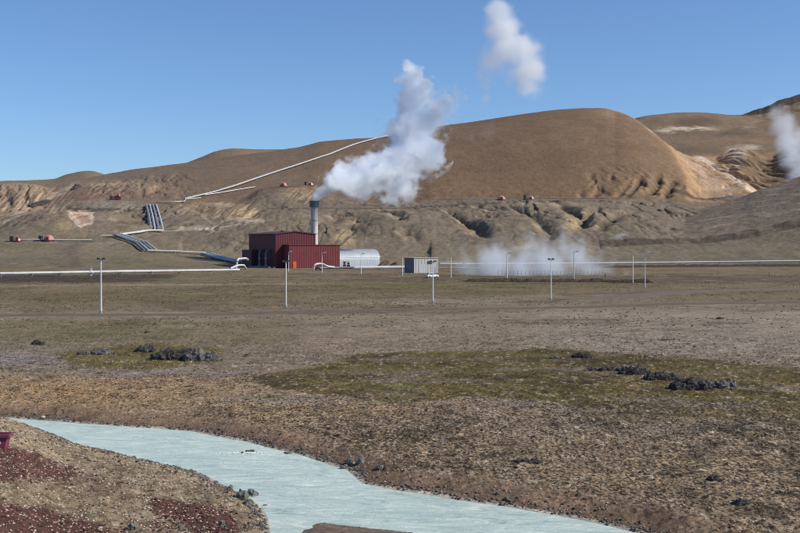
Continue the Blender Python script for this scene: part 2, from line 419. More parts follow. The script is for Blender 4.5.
        s4 = poly_soft(pxm, pym, [(60, 470), (110, 478), (130, 488), (100, 492), (60, 484), (20, 478)], 5)*.45
        s = np.clip(s1+s2+s3+s4, 0, 1)*nm
        c = mixc(c, (.085, .038, .034), s*.88)
        c = mixc(c, (.17, .08, .07), s*sm(.1, .5, q)*.6)
        c = mixc(c, (.30, .25, .20), nm*blob(pxm, pym, 80, 466, 55, 4.5)*sm(-.5, .2, n2[m])*.7)
        c = mixc(c, (.17, .13, .105), inside(Xm, Ym, SPIT).astype(float)*.9)
        c = mixc(c, (.42, .40, .34), ins.astype(float)*(~inside(Xm, Ym, SPIT)))
        crust = np.where(ins, 0, sm(.32, .08, np.minimum(df, dn)+.22*np.abs(fbm(Xm/.6, Ym/.6, 3, 217))))
        c = mixc(c, (.62, .60, .52), crust*.7)
        col[m] = c
        hz[m] = np.where(ins, 0, np.where(near, .26, hz[m]*(1-.65*fb)))
    # ---- beyond the plant
    f = Y > 470
    if f.any():
        x, y, Yf, Xf, zf = PX[f], PY[f], Y[f], X[f], z[f]
        c = col[f]
        a1 = fbm(Xf/40., Yf/60., 4, 221); a2 = fbm(Xf/9., Yf/14., 4, 222); rl = fbm(x/3., Yf/150., 3, 223)
        x2 = x+5*a2; y2 = y+2.5*a2
        t = sm(480, 560, Yf)
        c = mixc(c, (.20, .165, .105), t*.9)
        c = mixc(c, (.17, .145, .09), t*sm(640, 560, Yf)*sm(-.3, .3, a1)*.6)
        mid = sm(560, 620, Yf)*(1-sm(800, 815, Yf))
        c = mixc(c, (.19, .152, .108), mid*.85)
        c = mixc(c, (.265, .205, .14), mid*sm(.15, .6, a1+.4*a2)*.6)
        warp = 4*fbm(Xf/60., Yf/60., 3, 9); th_ = np.clip(1-np.abs(fbm((Xf+warp)/17., Yf/42., 4, 35))*8, 0, 1)
        c = mixc(c, (.085, .066, .048), mid*th_*.55)  # shade of the thin gullies painted along them
        c = mixc(c, (.12, .10, .07), mid*sm(.15, .6, -a1+.5*rl)*.5)
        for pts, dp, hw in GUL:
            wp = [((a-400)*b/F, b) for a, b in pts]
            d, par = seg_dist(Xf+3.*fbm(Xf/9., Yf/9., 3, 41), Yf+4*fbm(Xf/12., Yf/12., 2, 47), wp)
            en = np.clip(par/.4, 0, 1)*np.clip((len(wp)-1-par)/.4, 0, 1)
            c = mixc(c, (.06, .047, .036), sm(hw*.5, hw*.1, d)*.6*en*sm(-.5, .1, a2))  # shadow in the gully beds deepened by dark colour
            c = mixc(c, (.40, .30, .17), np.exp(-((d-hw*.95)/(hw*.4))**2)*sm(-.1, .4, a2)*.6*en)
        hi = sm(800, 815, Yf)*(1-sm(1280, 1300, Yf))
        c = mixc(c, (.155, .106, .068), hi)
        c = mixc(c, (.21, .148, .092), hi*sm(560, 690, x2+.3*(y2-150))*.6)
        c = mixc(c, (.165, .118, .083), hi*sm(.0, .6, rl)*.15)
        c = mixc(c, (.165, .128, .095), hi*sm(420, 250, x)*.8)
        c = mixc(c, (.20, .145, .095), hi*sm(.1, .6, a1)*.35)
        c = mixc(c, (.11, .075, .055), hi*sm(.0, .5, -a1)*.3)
        # nose and its bright flank
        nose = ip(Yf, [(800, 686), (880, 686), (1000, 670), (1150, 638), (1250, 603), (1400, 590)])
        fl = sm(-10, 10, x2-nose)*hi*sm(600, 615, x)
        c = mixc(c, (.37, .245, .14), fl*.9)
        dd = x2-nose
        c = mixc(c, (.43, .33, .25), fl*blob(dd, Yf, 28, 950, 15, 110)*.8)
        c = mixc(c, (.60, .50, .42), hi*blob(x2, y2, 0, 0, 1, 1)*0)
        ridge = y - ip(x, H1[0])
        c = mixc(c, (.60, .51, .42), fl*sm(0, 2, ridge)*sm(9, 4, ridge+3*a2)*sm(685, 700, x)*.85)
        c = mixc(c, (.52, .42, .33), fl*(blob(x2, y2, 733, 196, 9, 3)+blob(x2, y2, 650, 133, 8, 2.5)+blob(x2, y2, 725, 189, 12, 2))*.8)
        c = mixc(c, (.20, .11, .08), fl*sm(.2, .55, rl+a2*.5)*.35)
        c = mixc(c, (.15, .10, .07), fl*(blob(x2, y2, 665, 138, 8, 4)+blob(x2, y2, 677, 147, 5, 3))*.8)
        # left cliffs
        cl = (Yf > 705)*(Yf < 975)*sm(70, 58, x2+.5*(y-190))*sm(223, 218, y2)
        c = mixc(c, (.30, .215, .14), cl*.8)
        c = mixc(c, (.20, .13, .085), cl*sm(.0, .4, rl)*.5)
        c = mixc(c, (.20, .155, .10), (Yf > 975)*sm(120, 100, x)*.7)
        c = mixc(c, (.20, .115, .08), (Yf > 790)*(Yf < 1050)*(blob(x2, y2, 95, 196, 45, 9))*.9)
        c = mixc(c, (.40, .33, .24), (Yf > 790)*sm(3.2, 1.2, np.abs(y2-ip(x2, [(25, 210), (42, 202), (55, 195), (72, 187), (80, 184)])))*sm(22, 34, x)*sm(82, 72, x)*.9)
        # platform and its bank
        c = mixc(c, (.22, .20, .155), (Yf > 660)*blob(x2, y2, 106, 204, 34, 4, 4)*.95)
        c = mixc(c, (.58, .44, .33), (Yf < 760)*poly_soft(x+3.5*a2, y+1.8*a2, [(67, 213.5), (80, 211.5), (94, 211.5), (93, 218), (90, 224), (82, 229), (75, 224)], .8)*.9)
        c = mixc(c, (.36, .22, .15), (Yf < 760)*poly_soft(x+3.5*a2, y+1.8*a2, [(74, 214), (92, 213), (88, 221), (82, 225), (78, 219)], 1.)*.8)
        c = mixc(c, (.13, .095, .075), (Yf < 700)*sm(2.6, .8, np.abs(x2-ip(y, [(241, 92), (246, 70), (252, 66), (258, 74), (264, 76)]))*.3)*(y > 241)*(y < 266)*.7)
        c = mixc(c, (.085, .075, .055), (Yf < 800)*blob(x, y2, 104, 209.5, 44, 1.5, 4)*.85)  # line of shadow below the platform edge, painted into the ground
        c = mixc(c, (.16, .135, .105), (Yf < 740)*(Yf > 600)*blob(x2, y2, 190, 222, 32, 16, 3)*.7)
        for cx, cy, rx, ry, cc, k in ((64, 226, 9, 7, (.38, .27, .13), .7),
                                      (205, 212, 26, 9, (.33, .23, .13), .7), (243, 212, 13, 7, (.46, .31, .16), .9), (250, 220, 14, 2, (.58, .50, .38), .8), (222, 205, 12, 2, (.45, .38, .28), .6),
                                      (297, 195, 14, 9, (.34, .25, .15), .7), (190, 228, 22, 1.6, (.38, .32, .24), .7), (210, 229, 10, 1.5, (.5, .43, .33), .6),
                                      (345, 238, 10, 10, (.46, .34, .17), .8), (350, 222, 12, 4, (.40, .29, .15), .6), (385, 212, 20, 4, (.36, .27, .16), .6),
                                      (572, 225, 9, 7, (.44, .33, .16), .8), (466, 233, 10, 2, (.42, .33, .17), .6), (528, 246, 14, 3, (.42, .33, .22), .6), (612, 232, 12, 3, (.15, .15, .055), .55),
                                      (622, 236, 9, 2.5, (.34, .36, .38), .9), (560, 204, 40, 2, (.36, .27, .16), .6), (425, 222, 30, 8, (.20, .17, .13), .5), (480, 204, 20, 2, (.14, .11, .07), .6),
                                      (20, 247, 60, 3, (.17, .155, .08), .6), (60, 259, 60, 4, (.16, .145, .085), .6), (130, 258, 30, 6, (.165, .15, .085), .5), (68, 250, 14, 5, (.15, .12, .10), .8), (180, 263, 30, 3, (.20, .18, .10), .6)):
            c = mixc(c, cc, (Yf < 830)*blob(x2, y2, cx, cy, rx, ry, 2.5)*sm(-.9, -.2, a2)*k)
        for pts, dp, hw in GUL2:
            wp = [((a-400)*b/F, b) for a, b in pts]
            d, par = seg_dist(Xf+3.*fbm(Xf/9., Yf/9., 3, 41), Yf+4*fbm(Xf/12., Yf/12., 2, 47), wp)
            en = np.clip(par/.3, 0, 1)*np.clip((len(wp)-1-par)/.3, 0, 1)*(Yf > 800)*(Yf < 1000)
            c = mixc(c, (.07, .05, .036), sm(hw*.5, hw*.1, d)*.6*en)  # groove shading put into the slope colour
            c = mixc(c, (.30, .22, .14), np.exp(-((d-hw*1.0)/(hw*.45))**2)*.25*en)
        for cx, cy, rx, ry in ((243, 211, 15, 7), (207, 211, 20, 6), (20, 200, 60, 14), (300, 196, 14, 7)):
            b_ = blob(x2, y2, cx, cy, rx, ry, 3)*(Yf < 1000)
            sk = fbm((x+.9*(y-200))/2.2, y/7., 3, 271)
            c = mixc(c, (.11, .07, .045), b_*sm(.1, .4, sk)*.75); c = mixc(c, (.55, .40, .23), b_*sm(.15, .5, -sk)*.6)
        for ln, wd, cc, k in (([(165, 231), (185, 230), (205, 229.5), (225, 226.5), (240, 224)], .9, (.42, .36, .28), .7), ([(180, 205), (200, 214), (215, 226)], 1.0, (.34, .28, .20), .6), ([(0, 239.5), (60, 243), (95, 243.5), (150, 241)], 1.1, (.24, .195, .16), .8),
                              ([(75, 226), (105, 215), (130, 208)], 1.2, (.30, .25, .185), .6), ([(150, 233), (180, 222), (205, 212)], 1.4, (.11, .085, .065), .35), ([(0, 223), (20, 215), (38, 211)], 1.3, (.36, .29, .20), .7),
                              ([(270, 208.5), (320, 208), (400, 208.5), (440, 206), (500, 203)], .8, (.10, .075, .055), .8), ([(340, 245), (352, 235), (362, 224), (380, 218)], 1.2, (.10, .075, .05), .7), ([(260, 188.5), (300, 186.5)], .8, (.10, .075, .055), .6)):
            d, _p = seg_dist(x+1.5*a2, (y+.6*a2)*2, [(q, w_*2) for q, w_ in ln])
            c = mixc(c, cc, (Yf < 860)*sm(wd*2, wd*.8, d)*k)
        for cx, cy, rx, ry, cc, k in ((105, 184, 30, 3, (.33, .24, .15), .6), (150, 188, 20, 5, (.36, .26, .15), .5), (60, 180, 8, 3, (.2, .19, .1), .5), (440, 128, 30, 3, (.17, .13, .09), .4),
                                      (607, 113, 14, 5, (.27, .19, .12), .6)):
            c = mixc(c, cc, (Yf > 830)*(Yf < 1300)*blob(x2, y2, cx, cy, rx, ry, 2.5)*k)
        # right slope: rows of paler dirt
        rs = (Yf > 600)*(Yf < 785)*sm(585, 640, x)*(y > ip(x, RS[0])-1)
        c = mixc(c, (.195, .152, .11), rs*.9)
        st = sm(.1, .6, fbm(x/60.-y/9., y/1.6+x*.10, 3, 231))
        c = mixc(c, (.30, .25, .19), rs*st*.6*sm(640, 700, x))
        # terrace: dark bank, meadow
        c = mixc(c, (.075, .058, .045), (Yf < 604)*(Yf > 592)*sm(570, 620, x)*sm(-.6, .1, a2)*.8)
        c = mixc(c, (.18, .15, .10), (Yf < 588)*(Yf > 505)*sm(560, 620, x)*.8)
        c = mixc(c, (.12, .11, .055), (Yf < 560)*(Yf > 505)*sm(560, 620, x)*sm(.0, .5, a2+a1)*.6)
        # bench road
        c = mixc(c, (.28, .23, .17), sm(12, 8, np.abs(Yf-800+4*a1))*sm(430, 500, x)*sm(690, 650, x)*.0)
        # rear hills
        r = sm(1290, 1310, Yf)
        c = mixc(c, (.20, .15, .10), r)
        c = mixc(c, (.27, .21, .14), r*sm(.1, .6, a1)*.5)
        rr = r*sm(600, 640, x)
        for cx, cy, rx, ry, cc, k in ((720, 134, 60, 5, (.13, .10, .075), .6), (740, 140, 40, 3, (.26, .18, .11), .6), (700, 150, 25, 5, (.12, .09, .065), .5), (695, 122, 22, 5, (.10, .065, .05), .8), (690, 128.5, 22, 1.6, (.62, .54, .42), .9), (665, 131, 8, 1.6, (.6, .5, .4), .8), (750, 128, 8, 1.2, (.5, .42, .32), .7), (770, 130, 25, 10, (.27, .19, .12), .5)):
            c = mixc(c, cc, rr*blob(x2, y2, cx, cy, rx, ry, 3)*k)
        c = mixc(c, (.055, .045, .038), (Yf > 1900)*sm(735, 750, x)*(y < ip(x, H4[0]))*.9)
        h6 = (Yf > 930)*(Yf < 1400)*sm(690, 705, x)*(y > ip(x, H6[0])-2)*(x > ip(y, [(120, 700), (190, 757)]))
        c = mixc(c, (.235, .17, .11), h6*.9)
        for cx, cy, rx, ry, cc, k in ((738, 152, 9, 5, (.55, .48, .38), .8), (733, 162, 9, 8, (.38, .31, .24), .7), (752, 147, 8, 2, (.6, .52, .42), .8), (752, 160, 9, 9, (.12, .085, .06), .6), (780, 172, 22, 14, (.13, .10, .065), .6)):
            c = mixc(c, cc, (Yf > 930)*(Yf < 1500)*blob(x2, y2, cx, cy, rx, ry, 2.5)*k)
        lm = c.mean(1, keepdims=True); ds = ((Yf < 800)*.28+(Yf >= 800)*sm(200, 120, x)*.25)[:, None]; c = c*(1-ds)+lm*np.array([[1.07, 1., .93]])*ds
        c = c*(1+.07*hi)[:, None]
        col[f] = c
    col = mixc(col, (.36, .31, .23), sm(.9, .4, np.abs(PP-(285.5-.006*PX)+.3*n2))*sm(340, 280, PX)*sm(-.6, 0, n1)*.7)
    # roads shoulders keep a dusty tone
    # grain
    if f.any():
        xf = fbm(X/3.2, Y/6., 3, 261); col = col*(1+.20*xf*sm(420, 600, Y)*(1-.55*sm(810, 860, Y)))[:, None]
    g = 1+.16*n2+.13*n4*sm(300, 150, Y)+.10*n1
    lum = col.mean(1, keepdims=True); col = np.clip(lum+(col-lum)*1.03, .004, 1)*np.array([[.885, .845, .795]])
    gr = ((PP < 312) & (Y < 520)).astype(float); col = col*(1-.12*gr)[:, None]
    out = np.ones((n, 4), np.float32); out[:, :3] = np.clip(col*g[:, None], .01, .9); out[:, 3] = hz
    return out

# ------------------------------------------------------------------ sheets
def cols():
    mid = np.arange(-30, 830.01, .80)
    l = -30-np.cumsum(np.geomspace(1.5, 90, 40)); r = 830+np.cumsum(np.geomspace(1.5, 90, 40))
    return np.concatenate([l[::-1], mid, r])
PXC = cols()

def rows_near():
    a = np.arange(3, 30, 1.0)
    y = np.arange(HY+CAM*F/30., HY+CAM*F/440., -.62)
    b = CAM*F/(y-HY)
    return np.concatenate([a, b, np.linspace(441, 560, 75)])
def rows_far():
    return np.concatenate([np.linspace(560, 1300, 424), np.arange(1306, 2700, 6.)])

def sheet(name, rows, mat, colors=True):
    PX, Y = np.meshgrid(PXC, rows)
    sh = PX.shape
    PX = PX.ravel(); Y = Y.ravel()
    z = height(PX, Y)
    X = (PX-400)*Y/F
    n, w = sh
    co = np.stack([X, Y, z], 1).astype(np.float32)
    i = np.arange(n-1)[:, None]*w+np.arange(w-1)[None, :]
    q = np.stack([i, i+1, i+1+w, i+w], -1).reshape(-1, 4).astype(np.int32)
    me = bpy.data.meshes.new(name)
    me.vertices.add(len(co)); me.vertices.foreach_set('co', co.ravel())
    me.loops.add(q.size); me.loops.foreach_set('vertex_index', q.ravel())
    me.polygons.add(len(q)); me.polygons.foreach_set('loop_start', np.arange(0, q.size, 4, dtype=np.int32))
    me.polygons.foreach_set('use_smooth', np.ones(len(q), bool))
    me.update(calc_edges=True)
    at = me.color_attributes.new('tone', 'FLOAT_COLOR', 'POINT')
    c = colour(PX, Y, X, z)
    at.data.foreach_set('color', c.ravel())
    me.materials.append(mat)
    o = link(bpy.data.objects.new(name, me))
    return tag(o, kind='structure')

# column lookup used to stand things on the terrain
_YS = np.concatenate([np.arange(20, 470, 1.), np.arange(470, 1300, .8)])
def ground_z(X, Y):
    return float(height(np.array([X*F/Y+400.]), np.array([float(Y)]))[0])
def hit(px, py, ymin=20, ymax=1300, fine=False):
    """where the line of sight through a photo pixel first meets the terrain, as a world point"""
    Ys = _YS[(_YS >= ymin) & (_YS <= ymax)]
    P = np.full(Ys.shape, float(px))
    z = height(P, Ys, fine)
    rows = HY+(CAM-z)*F/Ys
    k = np.argmax(rows <= py)
    if rows[k] > py: k = len(Ys)-1
    Y = float(Ys[k])
    return Vector(((px-400)*Y/F, Y, ground_z((px-400)*Y/F, Y)))
def at_depth(px, Y):
    X = (px-400)*Y/F
    return Vector((X, Y, ground_z(X, Y)))
# ------------------------------------------------------------------ materials
def mat(name):
    m = bpy.data.materials.new(name); m.use_nodes = True
    nt = m.node_tree; nt.nodes.clear()
    out = nt.nodes.new('ShaderNodeOutputMaterial')
    return m, nt, out
def N(nt, t, **kw):
    n = nt.nodes.new(t)
    for k, v in kw.items():
        if k in n.inputs: n.inputs[k].default_value = v
        else: setattr(n, k, v)
    return n
def L(nt, a, b): nt.links.new(a, b)

def ground_mat():
    m, nt, out = mat('ground_surface')
    b = N(nt, 'ShaderNodeBsdfPrincipled', Roughness=.95); b.inputs['Specular IOR Level'].default_value = .15
    at = N(nt, 'ShaderNodeVertexColor'); at.layer_name = 'tone'
    tc = N(nt, 'ShaderNodeTexCoord')
    n1 = N(nt, 'ShaderNodeTexNoise', Scale=5., Detail=8., Roughness=.8); L(nt, tc.outputs['Object'], n1.inputs['Vector'])
    n2 = N(nt, 'ShaderNodeTexNoise', Scale=.45, Detail=7., Roughness=.7); L(nt, tc.outputs['Object'], n2.inputs['Vector'])
    r1 = N(nt, 'ShaderNodeMapRange'); r1.inputs[1].default_value = .3; r1.inputs[2].default_value = .7; r1.inputs[3].default_value = .34; r1.inputs[4].default_value = 1.72
    L(nt, n1.outputs['Fac'], r1.inputs[0])
    r2 = N(nt, 'ShaderNodeMapRange'); r2.inputs[1].default_value = .3; r2.inputs[2].default_value = .7; r2.inputs[3].default_value = .66; r2.inputs[4].default_value = 1.36
    L(nt, n2.outputs['Fac'], r2.inputs[0])
    mu = N(nt, 'ShaderNodeMath', operation='MULTIPLY'); L(nt, r1.outputs[0], mu.inputs[0]); L(nt, r2.outputs[0], mu.inputs[1])
    nh = N(nt, 'ShaderNodeTexNoise', Scale=5.5, Detail=4., Roughness=.62, Distortion=.3)
    mh = N(nt, 'ShaderNodeMapping'); mh.inputs['Scale'].default_value = (1., .62, 1.); L(nt, tc.outputs['Object'], mh.inputs[0]); L(nt, mh.outputs[0], nh.inputs['Vector'])
    rh = N(nt, 'ShaderNodeMapRange'); rh.interpolation_type = 'SMOOTHSTEP'; rh.inputs[1].default_value = .42; rh.inputs[2].default_value = .56; rh.inputs[3].default_value = .18; rh.inputs[4].default_value = 1.42; L(nt, nh.outputs['Fac'], rh.inputs[0])
    mxh = N(nt, 'ShaderNodeMix'); mxh.data_type = 'FLOAT'; L(nt, at.outputs['Alpha'], mxh.inputs[0]); mxh.inputs[2].default_value = 1.; L(nt, rh.outputs[0], mxh.inputs[3])
    mu2 = N(nt, 'ShaderNodeMath', operation='MULTIPLY'); L(nt, mu.outputs[0], mu2.inputs[0]); L(nt, mxh.outputs[0], mu2.inputs[1]); mu = mu2
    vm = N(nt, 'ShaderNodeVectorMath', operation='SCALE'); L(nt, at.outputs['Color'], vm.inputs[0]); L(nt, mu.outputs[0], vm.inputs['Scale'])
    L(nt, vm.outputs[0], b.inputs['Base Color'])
    bp = N(nt, 'ShaderNodeBump', Strength=.75, Distance=.16); L(nt, n1.outputs['Fac'], bp.inputs['Height'])
    bp2 = N(nt, 'ShaderNodeBump', Strength=.35, Distance=.9); L(nt, n2.outputs['Fac'], bp2.inputs['Height']); L(nt, bp.outputs[0], bp2.inputs['Normal'])
    bp3 = N(nt, 'ShaderNodeBump', Strength=.6, Distance=2.2); n3 = N(nt, 'ShaderNodeTexNoise', Scale=.13, Detail=6., Roughness=.7); L(nt, tc.outputs['Object'], n3.inputs['Vector'])
    cd = N(nt, 'ShaderNodeSeparateXYZ'); L(nt, tc.outputs['Object'], cd.inputs[0]); fr = N(nt, 'ShaderNodeMapRange'); fr.inputs[1].default_value = 480; fr.inputs[2].default_value = 620; fr.inputs[3].default_value = 0.; fr.inputs[4].default_value = .55; L(nt, cd.outputs[1], fr.inputs[0]); fq = N(nt, 'ShaderNodeMapRange'); fq.inputs[1].default_value = 790; fq.inputs[2].default_value = 870; fq.inputs[3].default_value = 1.; fq.inputs[4].default_value = .3; L(nt, cd.outputs[1], fq.inputs[0]); fm = N(nt, 'ShaderNodeMath', operation='MULTIPLY'); L(nt, fr.outputs[0], fm.inputs[0]); L(nt, fq.outputs[0], fm.inputs[1]); L(nt, fm.outputs[0], bp3.inputs['Strength'])
    L(nt, n3.outputs['Fac'], bp3.inputs['Height']); L(nt, bp2.outputs[0], bp3.inputs['Normal'])
    L(nt, bp3.outputs[0], b.inputs['Normal'])
    L(nt, b.outputs[0], out.inputs[0])
    return m

def paint(name, col, rough=.5, metal=0., var=.15, vscale=1.2, corr=None, spec=.4, streak=False, bump=0.):
    """painted / plain material with uneven tone; corr=(spacing, depth) adds corrugation along object X and Y"""
    m, nt, out = mat(name)
    b = N(nt, 'ShaderNodeBsdfPrincipled', Roughness=rough, Metallic=metal); b.inputs['Specular IOR Level'].default_value = spec
    tc = N(nt, 'ShaderNodeTexCoord')
    mp = N(nt, 'ShaderNodeMapping'); L(nt, tc.outputs['Object'], mp.inputs[0])
    if streak: mp.inputs['Scale'].default_value = (3., 3., .35)
    n = N(nt, 'ShaderNodeTexNoise', Scale=vscale, Detail=5., Roughness=.65); L(nt, mp.outputs[0], n.inputs['Vector'])
    r = N(nt, 'ShaderNodeMapRange'); r.inputs[1].default_value = .3; r.inputs[2].default_value = .7; r.inputs[3].default_value = 1-var; r.inputs[4].default_value = 1+var
    L(nt, n.outputs['Fac'], r.inputs[0])
    rgb = N(nt, 'ShaderNodeRGB'); rgb.outputs[0].default_value = (*col, 1)
    vm = N(nt, 'ShaderNodeVectorMath', operation='SCALE'); L(nt, rgb.outputs[0], vm.inputs[0]); L(nt, r.outputs[0], vm.inputs['Scale'])
    L(nt, vm.outputs[0], b.inputs['Base Color'])
    nb = None
    if corr:
        w = N(nt, 'ShaderNodeTexWave', Scale=1.0/corr[0]/6.2832*20/ (20/6.2832) * 1.0); w.bands_direction = 'DIAGONAL'; w.wave_type = 'BANDS'
        sx = N(nt, 'ShaderNodeSeparateXYZ'); L(nt, tc.outputs['Object'], sx.inputs[0])
        ad = N(nt, 'ShaderNodeMath', operation='ADD'); L(nt, sx.outputs[0], ad.inputs[0]); L(nt, sx.outputs[1], ad.inputs[1])
        ml = N(nt, 'ShaderNodeMath', operation='MULTIPLY'); L(nt, ad.outputs[0], ml.inputs[0]); ml.inputs[1].default_value = 6.2832/corr[0]
        si = N(nt, 'ShaderNodeMath', operation='SINE'); L(nt, ml.outputs[0], si.inputs[0])
        nt.nodes.remove(w)
        nb = N(nt, 'ShaderNodeBump', Strength=1., Distance=corr[1]); L(nt, si.outputs[0], nb.inputs['Height'])
    if bump:
        nb2 = N(nt, 'ShaderNodeBump', Strength=.8, Distance=bump); L(nt, n.outputs['Fac'], nb2.inputs['Height'])
        if nb: L(nt, nb.outputs[0], nb2.inputs['Normal'])
        nb = nb2
    if nb: L(nt, nb.outputs[0], b.inputs['Normal'])
    L(nt, b.outputs[0], out.inputs[0])
    return m

def water_mat():
    m, nt, out = mat('milky_water')
    b = N(nt, 'ShaderNodeBsdfPrincipled', Roughness=.38); b.inputs['Specular IOR Level'].default_value = .18
    tc = N(nt, 'ShaderNodeTexCoord')
    mp = N(nt, 'ShaderNodeMapping'); L(nt, tc.outputs['Object'], mp.inputs[0]); mp.inputs['Rotation'].default_value = (0, 0, math.radians(38)); mp.inputs['Scale'].default_value = (.42, 1., 1.)
    n = N(nt, 'ShaderNodeTexNoise', Scale=.7, Detail=9., Roughness=.74, Distortion=1.6); L(nt, mp.outputs[0], n.inputs['Vector'])
    cr = N(nt, 'ShaderNodeValToRGB'); L(nt, n.outputs['Fac'], cr.inputs[0])
    e = cr.color_ramp.elements
    e[0].position = .33; e[0].color = (.31, .43, .40, 1); e[1].position = .68; e[1].color = (.76, .82, .73, 1)
    x = e.new(.42); x.color = (.46, .57, .52, 1); x = e.new(.56); x.color = (.57, .67, .595, 1)
    L(nt, cr.outputs[0], b.inputs['Base Color'])
    n2 = N(nt, 'ShaderNodeTexNoise', Scale=3.0, Detail=7., Roughness=.7, Distortion=1.); L(nt, mp.outputs[0], n2.inputs['Vector'])
    bp = N(nt, 'ShaderNodeBump', Strength=.9, Distance=.16); L(nt, n2.outputs['Fac'], bp.inputs['Height'])
    L(nt, bp.outputs[0], b.inputs['Normal']); L(nt, b.outputs[0], out.inputs[0])
    return m

M = {}
M['ground'] = ground_mat()
M['water'] = water_mat()
M['foam'] = paint('white_foam', (.62, .66, .62), .8, var=.12, vscale=6, bump=.03)
M['road'] = paint('dusty_road', (.135, .10, .078), .95, var=.22, vscale=.5, spec=.1, bump=.05)
M['track'] = paint('grey_track', (.15, .122, .098), .95, var=.22, vscale=.4, spec=.1, bump=.05)
M['lava'] = paint('black_lava', (.062, .056, .052), .9, var=.85, vscale=4.5, spec=.3, bump=.3)
M['lavag'] = paint('grey_lava', (.13, .12, .108), .9, var=.8, vscale=4, spec=.3, bump=.25)
M['boulder'] = paint('greenish_rock', (.13, .135, .115), .85, var=.45, vscale=2.5, spec=.3, bump=.04)
M['pale_rock'] = paint('pale_rock', (.42, .38, .31), .9, var=.3, vscale=3, bump=.03)
M['scoria'] = paint('red_scoria', (.10, .045, .04), .95, var=.5, vscale=3, spec=.15)
M['pebble'] = paint('tan_pebbles', (.40, .335, .26), .9, var=.6, vscale=1.3, spec=.2)
M['dpebble'] = paint('brown_tufts', (.055, .043, .03), .95, var=.6, vscale=1.3, spec=.1)
M['grassy'] = paint('dry_tufts', (.25, .19, .11), .95, var=.5, vscale=1.0, spec=.1)
M['meadow'] = paint('meadow_tufts', (.085, .070, .038), .95, var=.7, vscale=.3, spec=.1)
M['red'] = paint('red_cladding', (.105, .020, .026), .6, var=.14, vscale=.5, corr=(.55, .05), streak=True)
M['red2'] = paint('red_cladding_annex', (.15, .028, .032), .6, var=.16, vscale=.5, corr=(.55, .05), streak=True)
M['redroof'] = paint('dark_roof', (.075, .028, .032), .6, var=.15, vscale=.6)
M['trim'] = paint('red_trim', (.10, .022, .026), .5)
M['orange'] = paint('orange_door', (.62, .09, .03), .5, var=.1)
M['bluegrey'] = paint('blue_grey_steel', (.10, .125, .155), .45, metal=.3, var=.2)
M['concrete'] = paint('stack_concrete', (.50, .485, .455), .8, var=.22, vscale=.5, streak=True)
M['stackcap'] = paint('stack_cap', (.10, .12, .145), .6, var=.2)
M['pipe'] = paint('white_pipe', (.52, .52, .50), .42, metal=.1, var=.14, vscale=.25)
M['greypipe'] = paint('weathered_pipe', (.43, .435, .43), .5, metal=.1, var=.22, vscale=.4)
M['galv'] = paint('galvanised', (.34, .36, .38), .42, metal=.45, var=.2, vscale=.4)
M['dark'] = paint('dark_steel', (.035, .038, .042), .6, var=.2)
M['post'] = paint('post_white', (.66, .66, .63), .5, var=.1)
M['hall'] = paint('hall_cladding', (.42, .45, .48), .5, metal=.15, var=.08, vscale=.3, corr=(.8, .04))
M['hallroof'] = paint('hall_roof', (.36, .40, .43), .45, metal=.25, var=.1, vscale=.3, corr=(.8, .04))
M['shed'] = paint('shed_cladding', (.40, .395, .375), .6, var=.13, vscale=.7, corr=(.45, .04), streak=True)
M['shedshade'] = paint('shed_end_shade', (.14, .16, .19), .6, var=.13, vscale=.7, corr=(.45, .04))  # darker copy of the shed cladding, shade of the end wall in its colour
M['dome'] = paint('pink_dome', (.45, .21, .18), .6, var=.2, vscale=1.)
M['domepale'] = paint('pale_dome', (.50, .36, .31), .6, var=.2, vscale=1.)
M['maroon'] = paint('maroon_paint', (.14, .03, .045), .5, var=.2)
M['glass'] = paint('dark_glass', (.02, .025, .03), .12, spec=.6)
M['carwhite'] = paint('car_white', (.78, .78, .77), .25, var=.02)
M['rubber'] = paint('rubber', (.02, .02, .02), .8)
M['rim'] = paint('rim', (.4, .4, .41), .3, metal=.7)
M['lens'] = paint('lamp_lens', (.7, .7, .66), .2)
M['magenta'] = paint('faded_magenta', (.18, .04, .07), .5, var=.2, vscale=2, spec=.4)
M['stripe'] = paint('pale_stripe', (.72, .68, .66), .5, var=.1)
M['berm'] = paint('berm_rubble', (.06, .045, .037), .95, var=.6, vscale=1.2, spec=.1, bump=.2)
M['dirtpile'] = paint('brown_dirt', (.13, .085, .055), .95, var=.35, vscale=1.0, spec=.1, bump=.1)

# ------------------------------------------------------------------ mesh helpers
def mesh_obj(name, bm, m, parent=None, smooth=False, angle=None):
    me = bpy.data.meshes.new(name)
    bmesh.ops.recalc_face_normals(bm, faces=bm.faces)
    bm.to_mesh(me); bm.free()
    if smooth:
        for p in me.polygons: p.use_smooth = True
        if angle:
            try: me.set_sharp_from_angle(angle=math.radians(angle))
            except Exception: pass
    for mm in (m if isinstance(m, (list, tuple)) else [m]): me.materials.append(mm)
    o = link(bpy.data.objects.new(name, me))
    if parent: o.parent = parent
    return o
def empty(name, loc=(0, 0, 0), rz=0., label=None, cat=None, group=None, kind=None):
    o = link(bpy.data.objects.new(name, None)); o.location = loc; o.rotation_euler = (0, 0, rz); o.empty_display_size = .5
    return tag(o, label, cat, group, kind)
def box(bm, x0, x1, y0, y1, z0, z1, bev=0.):
    v = [bm.verts.new(p) for p in ((x0, y0, z0), (x1, y0, z0), (x1, y1, z0), (x0, y1, z0), (x0, y0, z1), (x1, y0, z1), (x1, y1, z1), (x0, y1, z1))]
    f = [bm.faces.new([v[i] for i in q]) for q in ((0, 3, 2, 1), (4, 5, 6, 7), (0, 1, 5, 4), (1, 2, 6, 5), (2, 3, 7, 6), (3, 0, 4, 7))]
    if bev:
        es = list({e for q in f for e in q.edges})
        bmesh.ops.bevel(bm, geom=es, offset=bev, segments=2, affect='EDGES', profile=.6)
